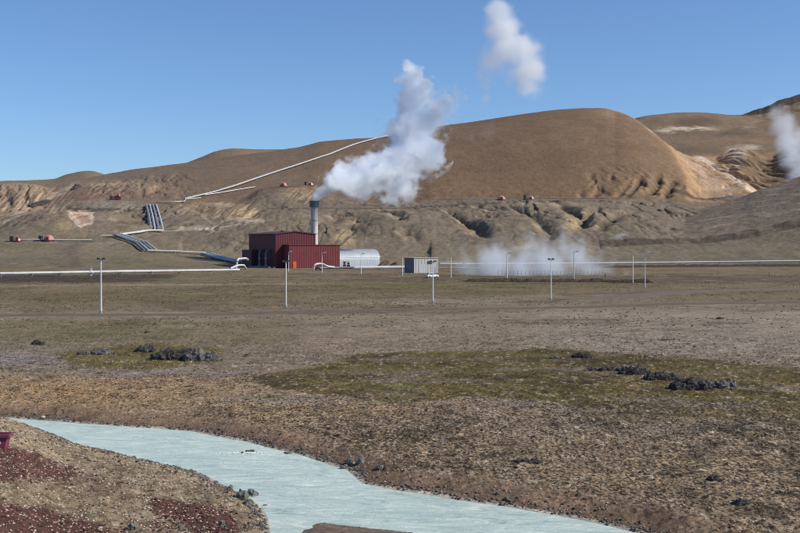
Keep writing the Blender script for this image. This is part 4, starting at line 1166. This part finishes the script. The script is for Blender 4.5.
# ------------------------------------------------------------------ wire fence by the berm, posts at the right
t = empty('wire_fence', at_depth(498, 352), 0, 'thin wire fence with many slim posts running through the low steam', 'fence')
org = Vector(t.location)
pts = []
for k in range(30):
    px = 498+k*3.9; Y = 352-.15*k
    p = at_depth(px, Y)-org; pts.append(p)
    bm = BM(); tube(bm, [p+Vector((0, 0, -.3)), p+Vector((0, 0, 2.2))], .055, 6); mesh_obj('post', bm, M['galv'], t)
for z in (.5, 1.2, 2.1):
    bm = BM(); tube(bm, [q+Vector((0, 0, z)) for q in pts], .018, 5); mesh_obj('wire', bm, M['galv'], t)
for k, (px, Y, h, lb) in enumerate(((769, 352, 1.6, 'short dark marker post alone on the gravel near the right edge'), (605, 345, 1.5, 'short dark marker post just right of the wire fence'), (718, 380, 1.2, 'short dark marker post below the thin white pipe at right'))):
    bm = BM(); tube(bm, [(0, 0, -.3), (0, 0, h)], .08, 8); tube(bm, [(0, 0, h), (0, 0, h+.05)], .11, 8)
    o = mesh_obj('marker_post', bm, M['dark'], None, True, 50); o.location = at_depth(px, Y); tag(o, lb, 'marker post', 'short marker posts')

# ------------------------------------------------------------------ faded magenta trough cut by the left edge of the view
p = at_depth(0, 47.6)
tr = empty('metal_trough', p+Vector((-.75, 0, 0)), .06, 'faded magenta metal trough with a pale stripe on the near bank at the left edge', 'trough')
bm = BM()
pr = [(-.62, .0), (.62, .0), (.74, .52), (-.74, .52)]
y0, y1 = -.3, .3
prism(bm, [(-1.0, .02), (1.0, .02), (1.13, .56), (-1.13, .56)], -.30, .30)
mesh_obj('body', bm, M['magenta'], tr)
bm = BM()
for ya, yb in ((-.36, -.30), (.30, .36)): box(bm, -1.22, 1.22, ya, yb, .50, .64, .01)
for xa in (-1.22, 1.16): box(bm, xa, xa+.06, -.298, .298, .50, .64, 0)
mesh_obj('rim', bm, M['magenta'], tr)
bm = BM(); box(bm, -1.02, .86, -.315, -.303, .24, .33, 0); mesh_obj('stripe', bm, M['stripe'], tr)
for x in (-.8, .8):
    bm = BM(); box(bm, x-.06, x+.06, -.28, .28, -.25, .02, .01); mesh_obj('foot', bm, M['magenta'], tr)
# ------------------------------------------------------------------ rocks
def rock_bm(seed, sx=1, sy=.8, sz=.7, sub=3, rough=.35):
    bm = BM(); bmesh.ops.create_icosphere(bm, subdivisions=sub, radius=1)
    r = random.Random(seed); off = r.uniform(0, 50)
    V = np.array([v.co[:] for v in bm.verts])
    n = fbm(V[:, 0]*1.3+off, V[:, 1]*1.3+V[:, 2]*1.7, 3, seed)+.6*fbm(V[:, 0]*3+off+V[:, 2], V[:, 1]*3-V[:, 2]*2, 3, seed+5)
    q = np.round(V*2.2+n[:, None]*1.2)/2.2
    for v, k, qq in zip(bm.verts, n, q):
        d = Vector(v.co)
        d = d.lerp(Vector(qq.tolist()), .35)*(1+rough*float(k))
        v.co = Vector((d.x*sx, d.y*sy, max(d.z*sz, -.35*sz)))
    return bm

def lava(px, py, w, h, n, label, mm='lava', seed=1, dep=None, sp=1.0):
    """a lava outcrop: jagged lumps fused into one mesh; w,h in photo pixels"""
    Y = CAM*F/(py-HY); s = Y/F; W = w*s; H = h*s*1.05
    c = at_depth(px, Y); bm = BM(); r = random.Random(seed)
    dep = dep or W*.35
    for k in range(int(n*2.2)):
        b = rock_bm(seed*31+k, 1, 1, 1, 3, .6)
        R = H*r.uniform(.22, .62)
        u = r.uniform(-.5, .5)
        x = u*W*.92; y = r.uniform(-.5, .5)*dep
        R *= (1-.9*abs(u)**2*1.6) if abs(u) < .5 else .5
        zz = ground_z(c.x+x, c.y+y)-c.z
        me = bpy.data.meshes.new('tmp'); b.to_mesh(me); b.free()
        st = len(bm.verts); bm.from_mesh(me); bpy.data.meshes.remove(me)
        bm.verts.ensure_lookup_table()
        sx, sy, sz = r.uniform(.8, 1.5)*sp, r.uniform(.7, 1.1), r.uniform(.8, 1.25)
        for v in bm.verts[st:]:
            v.co = Vector((v.co.x*R*sx+x, v.co.y*R*sy+y, v.co.z*R*sz+zz+R*.1))
    o = mesh_obj('lava_outcrop', bm, M[mm]); o.location = c
    return tag(o, label, 'lava rock', 'black lava outcrops on the plain')
lava(173, 360, 36, 13, 26, 'largest jagged black lava outcrop on the left plain, beside the moss', seed=2)
lava(201, 361, 28, 12, 20, 'right half of the big black lava ridge, with grey streaked faces', 'lavag', seed=3)
lava(146, 351.5, 18, 7, 10, 'small dark lava lump just left of the large black outcrop', seed=4)
lava(94, 354, 34, 7, 18, 'low scattered dark lava rocks on the mossy patch at left', 'lavag', seed=5)
lava(38, 344.5, 12, 6, 6, 'pair of small black lava rocks alone near the left edge', seed=6)
lava(582, 358, 16, 7, 10, 'small dark lava rock at the far edge of the moss field, right of centre', seed=7)
lava(634, 374, 30, 9, 18, 'dark lava outcrop on the moss field, left end of the long row', seed=8)
lava(662, 380, 30, 10, 20, 'black lava outcrop on the moss field, second from the left of the long row', 'lava', seed=9)
lava(690, 389, 32, 13, 24, 'tallest dark lava outcrop on the moss field, third of the long row', 'lava', seed=10)
lava(718, 388, 30, 12, 20, 'dark grey lava outcrop on the moss field, right end of the long row', 'lavag', seed=19)
lava(605, 370, 40, 4, 14, 'low dark lava rocks trailing left from the long row on the moss', seed=11)
lava(553, 359, 20, 4, 9, 'very low dark stones left of the small rock at the moss edge', 'lavag', seed=12)
lava(528, 462, 30, 4, 34, 'low dark stones scattered on the heath in the middle right', seed=13)
lava(714, 480, 14, 6, 7, 'dark stone clump half sunk in the heath near the right edge', seed=14)
lava(742, 504, 18, 6, 8, 'dark stone clump low on the heath near the lower right', seed=15)
lava(720, 319, 6, 3, 3, 'tiny dark stone alone on the pale gravel at right', seed=16)
lava(668, 341, 26, 2, 8, 'flat dark stones in a line on the pale gravel flat', 'lavag', seed=17)
lava(146, 333, 5, 2.6, 3, 'tiny dark stone alone on the grass below the road at left', seed=18)

def boulder(px, py, w, h, label, m='boulder', seed=1, z=None, yy=None):
    z0 = 0 if z is None else z
    Y = yy or (CAM-z0)*F/(py-HY)
    p = at_depth(px, Y); s = Y/F
    bm = rock_bm(seed, w*s*.5, w*s*.4, h*s*.62, 3, .28)
    o = mesh_obj('boulder', bm, M[m]); o.location = p+Vector((0, 0, h*s*.12)); o.rotation_euler = (0, 0, seed*1.3)
    return tag(o, label, 'boulder', 'boulders along the river')
B = [(243, 496, 14, 11, 'largest grey boulder at the tip of the near bank', 'boulder', 21, -.3), (253, 493, 13, 10, 'grey angular boulder leaning right beside the largest one at the bank tip', 'boulder', 22, -.4),
     (230, 487, 8, 6, 'small grey boulder on the waterline just left of the bank tip group', 'boulder', 23, -.3), (249, 502, 10, 7, 'squat grey boulder below the bank tip group', 'boulder', 24, -.3),
     (265, 504, 6, 4, 'small dark boulder standing in the water right of the bank tip', 'lavag', 25, -.45), (271, 506.5, 5, 2.6, 'smallest stone in the water off the bank tip', 'lavag', 26, -.45),
     (133, 523, 10, 9, 'dark grey boulder alone on the near bank at the bottom left', 'boulder', 27, .15), (222, 518, 9, 8, 'grey boulder at the right edge of the maroon scree', 'boulder', 28, .0),
     (181, 522, 7, 6, 'small grey boulder on the maroon scree near the bottom', 'boulder', 29, .1), (261, 524, 8, 4, 'dark flat stone at the waterline near the bottom edge', 'lavag', 30, -.4),
     (288, 449.5, 9, 5, 'pale grey boulder at the far waterline opposite the white ripple', 'boulder', 31, -.3), (302, 446, 7, 5, 'brown boulder on the far bank just above the pale waterline one', 'lavag', 32, -.2),
     (350, 462, 9, 7, 'rounded grey boulder on the far bank, left one of three at the bend', 'boulder', 33, -.3), (361, 462, 8, 8, 'dark grey boulder on the far bank, middle one of three at the bend', 'boulder', 34, -.2), (380, 469, 9, 5, 'low dark boulder on the far bank, right one of three at the bend', 'lavag', 35, -.2),
     (344, 467.5, 6, 4, 'small stone at the waterline below the three boulders of the bend', 'boulder', 36, -.45),
     (43, 416, 5, 3, 'small white stone on the far bank near the left edge', 'pale_rock', 37, -.3), (100, 528, 6, 4, 'pale stone on the near bank at the bottom left', 'pale_rock', 38, .1)]
for b in B: boulder(*b[:4], b[4], b[5], b[6], b[7])

# rock outcrops on the hillside at left
def hill_rock(px, py, w, h, label, ymin, ymax, n=7, seed=1):
    n = int(n*3)
    p = hit(px, py, ymin, ymax); s = p.y/F; bm = BM(); r = random.Random(seed)
    for k in range(n):
        b = rock_bm(seed*17+k, 1, 1, 1, 2, .5); me = bpy.data.meshes.new('t'); b.to_mesh(me); b.free()
        st = len(bm.verts); bm.from_mesh(me); bpy.data.meshes.remove(me); bm.verts.ensure_lookup_table()
        u = (k+.5)/n-.5; R = h*s*r.uniform(.3, .55); x = u*w*s
        g = hit(px+u*w, py-u*h*.8, ymin, ymax)-p
        for v in bm.verts[st:]: v.co = Vector((v.co.x*R*1.3, v.co.y*R, v.co.z*R))+g
    o = mesh_obj('rock_outcrop', bm, M['lava']); o.location = p
    tag(o, label, 'rock outcrop')
hill_rock(39, 205, 17, 6, 'black rock outcrop at the foot of the pale diagonal bank on the left hillside', 700, 1000, 9, 3)
hill_rock(76, 188, 4, 5, 'small black rock standing near the top of the pale diagonal bank', 780, 1100, 4, 5)
#hill_rock(668, 139, 11, 6, 'dark crag on the bright ridge high on the big hill', 1000, 1250, 6, 8)

# ------------------------------------------------------------------ scattered stones and tufts (uncountable): merged low meshes
ICO = None
def scatter(name, label, cat, m, n, area, size, seed, flat=.6, mask=None, keep_kind='stuff'):
    """area = sampling function giving (px, row on plain) arrays; size = (min,max) metres"""
    r = np.random.default_rng(seed)
    px, py = area(r, n)
    Y = (CAM)*F/(py-HY); X = (px-400)*Y/F
    if mask is not None:
        k = mask(px, py, X, Y, r); px, py, X, Y = px[k], py[k], X[k], Y[k]
    n = len(X)
    Z = height(X*F/Y+400, Y, True)
    wet = Z < WATER-.0
    X, Y, Z = X[~wet], Y[~wet], Z[~wet]; n = len(X)
    # octahedron-like stones with jitter
    base_ = np.array([(1, 0, 0), (.3, .95, 0), (-.8, .6, 0), (-.8, -.6, 0), (.3, -.95, 0), (.1, 0, 1), (-.2, .3, .8), (0, 0, -.6)], float)
    tri = np.array([(0, 1, 5), (1, 6, 5), (1, 2, 6), (2, 3, 6), (3, 5, 6), (3, 4, 5), (4, 0, 5), (1, 0, 7), (2, 1, 7), (3, 2, 7), (4, 3, 7), (0, 4, 7)])
    S = size[0]+(size[1]-size[0])*r.random(n)**2.5
    V = base_[None]*(1+.3*r.standard_normal((n, 8, 3)))
    a = r.random(n)*6.283; ca, sa = np.cos(a), np.sin(a)
    x = V[:, :, 0]*ca[:, None]-V[:, :, 1]*sa[:, None]; y = V[:, :, 0]*sa[:, None]+V[:, :, 1]*ca[:, None]
    P = np.stack([x*S[:, None]+X[:, None], y*S[:, None]+Y[:, None], V[:, :, 2]*(S*flat)[:, None]+Z[:, None]], -1).reshape(-1, 3).astype(np.float32)
    T = (tri[None]+(np.arange(n)*8)[:, None, None]).reshape(-1, 3).astype(np.int32)
    me = bpy.data.meshes.new(name); me.vertices.add(len(P)); me.vertices.foreach_set('co', P.ravel())
    me.loops.add(T.size); me.loops.foreach_set('vertex_index', T.ravel()); me.polygons.add(len(T)); me.polygons.foreach_set('loop_start', np.arange(0, T.size, 3, dtype=np.int32))
    me.update(calc_edges=True); me.materials.append(M[m])
    o = link(bpy.data.objects.new(name, me)); return tag(o, label, cat, None, keep_kind)

def A_plain(y0, y1):
    def f(r, n):
        # uniform on the ground, thinned towards the camera
        u = r.random(n); Y0 = CAM*F/(y1-HY); Y1 = CAM*F/(y0-HY)
        Y = np.sqrt(Y0**2+(Y1**2-Y0**2)*u); py = HY+CAM*F/Y
        return r.uniform(-25, 825, n), py
    return f
def clump(th, sc_, seed, by=0):
    def f(px, py, X, Y, r):
        v = fbm(X/sc_, Y/sc_, 3, seed)+.35*fbm(X/(sc_*6), Y/(sc_*6), 2, seed+3)
        m = v+.25*r.standard_normal(len(X)) > th
        df, _ = seg_dist(X, Y, FARB)
        return m & (road_mask(X, Y) < .1)
    return f
def nearbank(px, py, X, Y, r):
    ins = inside(X, Y, RIVER); df, _ = seg_dist(X, Y, FARB); dn, _ = seg_dist(X, Y, NEARB)
    return (~ins) & (dn < df)
def farside_(px, py, X, Y, r):
    ins = inside(X, Y, RIVER); df, _ = seg_dist(X, Y, FARB); dn, _ = seg_dist(X, Y, NEARB)
    return (~ins) & (df < dn)
def fadein(px, py, X, Y, r):
    k = r.random(len(X)) < sm(308, 385, py+8*fbm(X/14., Y/20., 2, 341))
    mo = poly_soft(px, py, MOSS, 5, 3.)
    return k & (r.random(len(X)) > mo*.85)
scatter('gravel', 'pale tan stones strewn over the plain beyond the river', 'gravel', 'pebble', 100000, A_plain(305, 560), (.015, .085), 1, mask=lambda *a: farside_(*a) & fadein(*a) & clump(-.05, 2.5, 301)(*a))
scatter('heath_tufts', 'dark brown low heath tufts beyond the river', 'heath', 'dpebble', 230000, A_plain(305, 560), (.015, .085), 2, .7, mask=lambda *a: farside_(*a) & fadein(*a) & clump(.12, 1.8, 305)(*a))
scatter('dry_grass', 'yellow tan dry grass tufts beyond the river', 'grass', 'grassy', 45000, A_plain(320, 560), (.02, .08), 3, 1.0, mask=lambda *a: farside_(*a) & fadein(*a) & clump(.05, 2.2, 309)(*a))
scatter('meadow_tufts', 'dark low tufts dotted over the flat meadow around the dirt road', 'tufts', 'meadow', 80000, A_plain(274, 328), (.05, .21), 8, .5, mask=clump(.0, 7., 351))
scatter('bank_gravel', 'tan and grey gravel on the near river bank', 'gravel', 'pebble', 45000, A_plain(400, 620), (.02, .075), 4, mask=lambda *a: nearbank(*a))
scatter('bank_stones', 'dark small stones on the near river bank', 'stones', 'dpebble', 15000, A_plain(400, 620), (.02, .09), 5, mask=lambda *a: nearbank(*a))
def scor(px, py, X, Y, r):
    pz = fbm(X/1.2, Y/1.2, 3, 331)*6
    z = height(px, Y, False); row = HY+(CAM-z)*F/Y
    a = ((px < 75) & (row > 444+px*.3+pz*.4) & (row < 482)) | ((px < 140) & (row > 503+px*.2+pz*.5)) | ((px > 150) & (px < 236) & (row > 498+pz*.5+.1*(px-150)) & (row < 545))
    return a & nearbank(px, py, X, Y, r)
scatter('scoria_gravel', 'maroon volcanic scree on the near river bank', 'scree', 'scoria', 60000, A_plain(415, 620), (.03, .10), 6, mask=scor)
# crusted stones along both waterlines
def shore(px, py, X, Y, r):
    df, _ = seg_dist(X, Y, FARB); dn, _ = seg_dist(X, Y, NEARB); d = np.minimum(df, dn); return (d < .35+.5*r.random(len(X))**2) & ~inside(X, Y, RIVER)
scatter('shore_stones', 'small dark stones along the waterline of the milky river', 'stones', 'lavag', 90000, A_plain(405, 620), (.03, .12), 7, mask=shore)

# berms of rubble
def berm(name, label, pts, w, h, m='berm', n=2200, seed=3, kind='stuff'):
    bm = BM(); r = random.Random(seed)
    P = []
    for (pa, Ya), (pb, Yb) in zip(pts, pts[1:]):
        for k in range(60):
            t = k/60; P.append(((pa*(1-t)+pb*t), Ya*(1-t)+Yb*t))
    rows_ = []
    arr = []
    K = 8
    for px, Y in P:
        for k in range(K): arr.append(((px-400)*Y/F, Y+w*(k/(K-1)-.5)))
    A = np.array(arr); Z = height(A[:, 0]*F/A[:, 1]+400, A[:, 1], True)
    nz = fbm(A[:, 0]/1.8, A[:, 1]/1.8, 3, seed)
    for i in range(len(A)):
        k = i % K; t = k/(K-1); e = min(1, min(i//K, len(P)-1-i//K)/8)
        Z[i] += h*e*math.sin(math.pi*t)*(1+.5*nz[i])-(.25 if k in (0, K-1) else 0)+(0 if 0 < k < K-1 else 0)
    V = [bm.verts.new((A[i, 0], A[i, 1], Z[i])) for i in range(len(A))]
    for i in range(len(P)-1):
        for k in range(K-1): bm.faces.new((V[i*K+k], V[(i+1)*K+k], V[(i+1)*K+k+1], V[i*K+k+1]))
    return tag(mesh_obj(name, bm, M[m], None, False), label, 'berm', None, kind)
berm('rubble_berm', 'low dark rubble berm in front of the ground steam', [(462, 312), (520, 311), (600, 309), (655, 304)], 5, .9, seed=5)
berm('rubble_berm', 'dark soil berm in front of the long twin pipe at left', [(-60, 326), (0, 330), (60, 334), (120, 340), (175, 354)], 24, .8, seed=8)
berm('rubble_berm', 'dark broken ground under the thin white pipe at right', [(600, 478), (700, 487), (900, 494)], 6, .9, seed=9)

# white rapids in the river
foam = BM(); r = random.Random(4)
for k in range(90):
    u = r.gauss(0, 1); px = 243+u*8+ (r.random()-.5)*8; py = 453+r.gauss(0, 1)*(.9 if u > 0 else .3)
    Y = (CAM-WATER)*F/(py-HY); x = (px-400)*Y/F
    b = rock_bm(k, .06, .045, .02, 2, .3)
    for v in b.verts: v.co += Vector((x, Y, WATER+.01))
    me = bpy.data.meshes.new('t'); b.to_mesh(me); b.free(); foam.from_mesh(me); bpy.data.meshes.remove(me)
tag(mesh_obj('foam', foam, M['foam'], None, True), 'white foaming ripple in the middle of the milky river', 'foam', None, 'stuff')
bm = BM()
for k in range(5):
    px = 250+r.gauss(0, 1)*4; py = 452+r.gauss(0, 1)*1.; Y = (CAM-WATER)*F/(py-HY)
    b = rock_bm(k+70, .09, .07, .07, 1, .3)
    for v in b.verts: v.co += Vector(((px-400)*Y/F, Y, WATER+.03))
    me = bpy.data.meshes.new('t'); b.to_mesh(me); b.free(); bm.from_mesh(me); bpy.data.meshes.remove(me)
tag(mesh_obj('ripple_stones', bm, M['lavag']), 'small dark stones breaking the surface at the white ripple', 'stones', None, 'stuff')
# ------------------------------------------------------------------ steam: one closed hull per plume, density from soft blobs eroded by noise
def steam(name, label, blobs, dens, nscale=.12, erode=.9, warp=4., color=(1, 1, 1), aniso=0., pad=1.18, soft=.55, vox=None, squash=1., grow=1.):
    """blobs: (px, row, depth, radius in photo px, weight)"""
    W = []
    for q in blobs:
        px, py, Y, rp = q[:4]; wt = q[4] if len(q) > 4 else 1.
        s = Y/F; W.append(((px-400)*s, Y, CAM-(py-HY)*s, rp*s*grow, wt))
    c0 = Vector((sum(w[0] for w in W)/len(W), sum(w[1] for w in W)/len(W), sum(w[2] for w in W)/len(W)))
    bm = BM()
    for x, y, z, r, wt in W:
        b = BM(); bmesh.ops.create_icosphere(b, subdivisions=3, radius=r*pad)
        for v in b.verts: v.co.z *= squash; v.co += Vector((x, y, z))-c0
        me = bpy.data.meshes.new('t'); b.to_mesh(me); b.free(); bm.from_mesh(me); bpy.data.meshes.remove(me)
    m, nt, out = mat(name+'_vapour')
    o = mesh_obj(name, bm, m); o.location = c0
    rm = o.modifiers.new('union', 'REMESH'); rm.mode = 'VOXEL'; rm.voxel_size = vox or max(.6, min(w[3] for w in W)*.3)
    pv = N(nt, 'ShaderNodeVolumePrincipled'); pv.inputs['Color'].default_value = (*color, 1); pv.inputs['Anisotropy'].default_value = aniso
    L(nt, pv.outputs[0], out.inputs['Volume'])
    tc = N(nt, 'ShaderNodeTexCoord')
    nz = N(nt, 'ShaderNodeTexNoise', Scale=nscale*.55, Detail=2., Roughness=.5); L(nt, tc.outputs['Object'], nz.inputs['Vector'])
    sb = N(nt, 'ShaderNodeVectorMath', operation='SUBTRACT'); L(nt, nz.outputs['Color'], sb.inputs[0]); sb.inputs[1].default_value = (.5, .5, .5)
    sc_ = N(nt, 'ShaderNodeVectorMath', operation='MULTIPLY_ADD'); L(nt, sb.outputs[0], sc_.inputs[0]); sc_.inputs[1].default_value = (warp*2,)*3; L(nt, tc.outputs['Object'], sc_.inputs[2])
    acc = None
    for x, y, z, r, wt in W:
        ds = N(nt, 'ShaderNodeVectorMath', operation='SUBTRACT'); L(nt, sc_.outputs[0], ds.inputs[0]); ds.inputs[1].default_value = (x-c0.x, y-c0.y, z-c0.z)
        if squash != 1.:
            q = N(nt, 'ShaderNodeVectorMath', operation='MULTIPLY'); L(nt, ds.outputs[0], q.inputs[0]); q.inputs[1].default_value = (1, 1, 1/squash); ds = q
        ln = N(nt, 'ShaderNodeVectorMath', operation='LENGTH'); L(nt, ds.outputs[0], ln.inputs[0])
        mp = N(nt, 'ShaderNodeMapRange'); mp.clamp = True; mp.inputs[1].default_value = r*1.0; mp.inputs[2].default_value = r*.15; mp.inputs[3].default_value = 0; mp.inputs[4].default_value = wt
        L(nt, ln.outputs['Value'], mp.inputs[0])
        if acc is None: acc = mp.outputs[0]
        else:
            mx = N(nt, 'ShaderNodeMath', operation='SMOOTH_MAX'); mx.inputs[2].default_value = .15; L(nt, acc, mx.inputs[0]); L(nt, mp.outputs[0], mx.inputs[1]); acc = mx.outputs[0]
    n2 = N(nt, 'ShaderNodeTexNoise', Scale=nscale, Detail=5., Roughness=.62); L(nt, tc.outputs['Object'], n2.inputs['Vector'])
    sub_ = N(nt, 'ShaderNodeMath', operation='MULTIPLY_ADD'); L(nt, n2.outputs['Fac'], sub_.inputs[0]); sub_.inputs[1].default_value = -erode; L(nt, acc, sub_.inputs[2])
    ad = N(nt, 'ShaderNodeMath', operation='ADD'); L(nt, sub_.outputs[0], ad.inputs[0]); ad.inputs[1].default_value = erode*.34
    mr = N(nt, 'ShaderNodeMapRange'); mr.interpolation_type = 'SMOOTHSTEP'; mr.inputs[1].default_value = 0.; mr.inputs[2].default_value = soft; mr.inputs[3].default_value = 0; mr.inputs[4].default_value = dens
    L(nt, ad.outputs[0], mr.inputs[0]); L(nt, mr.outputs[0], pv.inputs['Density'])
    return tag(o, label, 'steam', None, 'stuff')

P = 505.
steam('steam_plume', 'dense white steam plume rising from the chimney and turning upwards',
      [(316.5, 198, P, 4.6, 1.4), (322, 192, P, 7, 1.3), (333, 184, P+2, 11.5), (350, 180, P+4, 19), (342, 172, P+2, 11), (368, 178, P+6, 20), (364, 168, P+4, 15), (385, 172, P+8, 21), (400, 165, P+10, 23), (404, 185, P+10, 16, .8),
       (414, 150, P+12, 26), (430, 156, P+14, 17), (412, 132, P+12, 23), (424, 120, P+14, 19), (413, 106, P+14, 18), (420, 92, P+14, 15), (411, 80, P+14, 13), (408, 68, P+14, 9, .8), (390, 197, P+8, 12, .6), (436, 108, P+14, 20, .40), (450, 100, P+14, 13, .36), (398, 128, P+10, 17, .45), (341, 168, P+2, 8, 1.), (372, 160, P+4, 10, .9)],
      .95, nscale=.20, erode=1.1, warp=3.8, soft=.34, grow=1.24, color=(.94, .97, 1))  # slight blue of the plume's shaded side put into the vapour colour
steam('steam_cloud', 'detached pale puff of steam high in the blue sky',
      [(499, 14, P, 15), (503, 30, P, 19), (508, 48, P, 21, .9), (522, 52, P, 19), (530, 68, P, 19), (526, 84, P, 14, .8), (492, 62, P, 22, .55), (488, 80, P, 15, .42), (486, 97, P, 11, .42), (482, 110, P, 9, .36), (476, 92, P, 12, .34), (534, 92, P, 12, .4), (512, 74, P, 16, .45)],
      .12, nscale=.14, erode=1.0, warp=3.5, soft=.6, grow=1.36)
steam('ground_steam', 'thin bluish steam drifting low over the ground before the hills',
      [(470, 270, 372, 22, .55), (492, 266, 372, 26, .8), (520, 268, 375, 26, .75), (548, 264, 378, 30, .75), (575, 256, 380, 26, .65), (590, 266, 378, 22, .6), (500, 250, 380, 22, .45), (530, 244, 382, 22, .42), (560, 240, 382, 16, .35), (462, 250, 376, 15, .4), (608, 268, 376, 16, .45), (626, 274, 374, 9, .4), (447, 262, 372, 10, .4), (640, 270, 376, 7, .3), (600, 250, 380, 12, .3)],
      .19, color=(.88, .94, 1), nscale=.20, erode=.95, warp=3., soft=.7, grow=1.1)  # white vapour tinted with the blue of its shaded parts
steam('vent_steam', 'tall steam column rising from the valley behind the right slope',
      [(797, 176, 800, 16, .9), (793, 160, 805, 18, .9), (788, 144, 810, 20, .85), (784, 128, 815, 21, .7), (776, 114, 820, 17, .5), (800, 138, 815, 20, .7), (808, 160, 805, 18, .9), (770, 104, 820, 12, .35)],
      .10, color=(.9, .95, 1), nscale=.085, erode=.9, warp=6., soft=.6)  # bluish shade tint set in the volume colour here too
steam('steam_wisp', 'faint wisp of steam against the upper left of the big hill',
      [(487, 134, 900, 15, .5), (470, 136, 900, 12, .4), (565, 145, 900, 14, .4), (560, 172, 900, 16, .35), (575, 182, 900, 16, .35)], .012, nscale=.07, erode=.7, warp=5., soft=.6)
# ------------------------------------------------------------------ camera, light, sky
SUN_AZ = 101.0      # degrees clockwise from the view direction (+Y)
SUN_EL = 39.0
cam = bpy.data.cameras.new('camera'); co = link(bpy.data.objects.new('camera', cam))
co.location = (0, 0, CAM); co.rotation_euler = (math.radians(90), 0, 0)
cam.sensor_width = 36; cam.lens = F*36/800; cam.shift_y = -(533/2-HY)/800
cam.clip_start = .5; cam.clip_end = 8000
sc = bpy.context.scene; sc.camera = co
az, el = math.radians(SUN_AZ), math.radians(SUN_EL)
d = Vector((math.sin(az)*math.cos(el), math.cos(az)*math.cos(el), math.sin(el)))
sl = bpy.data.lights.new('sun', 'SUN'); sl.energy = 5.0; sl.angle = math.radians(.53); sl.color = (1., .93, .82)
so = link(bpy.data.objects.new('sun', sl)); so.rotation_euler = d.to_track_quat('Z', 'Y').to_euler(); so.location = (200, 100, 400)
w = bpy.data.worlds.new('World'); sc.world = w; w.use_nodes = True
nt = w.node_tree; nt.nodes.clear()
sky = nt.nodes.new('ShaderNodeTexSky'); sky.sky_type = 'NISHITA'; sky.sun_disc = False
sky.sun_elevation = el; sky.sun_rotation = az
sky.altitude = 0; sky.air_density = .8; sky.dust_density = .5; sky.ozone_density = 7.5
bg = nt.nodes.new('ShaderNodeBackground'); bg.inputs[1].default_value = .137
wo = nt.nodes.new('ShaderNodeOutputWorld')
nt.links.new(sky.outputs[0], bg.inputs[0]); nt.links.new(bg.outputs[0], wo.inputs[0])
sc.view_settings.view_transform = 'Standard'; sc.view_settings.look = 'None'; sc.view_settings.gamma = 1; sc.view_settings.use_curve_mapping = False
sc.view_settings.exposure = 0.0
sc.render.engine = 'CYCLES'
cy = sc.cycles
cy.use_denoising = True; cy.denoiser = 'OPENIMAGEDENOISE'
cy.max_bounces = 24; cy.diffuse_bounces = 2; cy.glossy_bounces = 2; cy.transmission_bounces = 2; cy.volume_bounces = 22; cy.transparent_max_bounces = 8
cy.volume_step_rate = 2.0; cy.volume_max_steps = 160
cy.use_adaptive_sampling = True; cy.adaptive_threshold = .006
cy.sample_clamp_indirect = 8
cy.pixel_filter_type = 'BLACKMAN_HARRIS'; cy.filter_width = 1.0
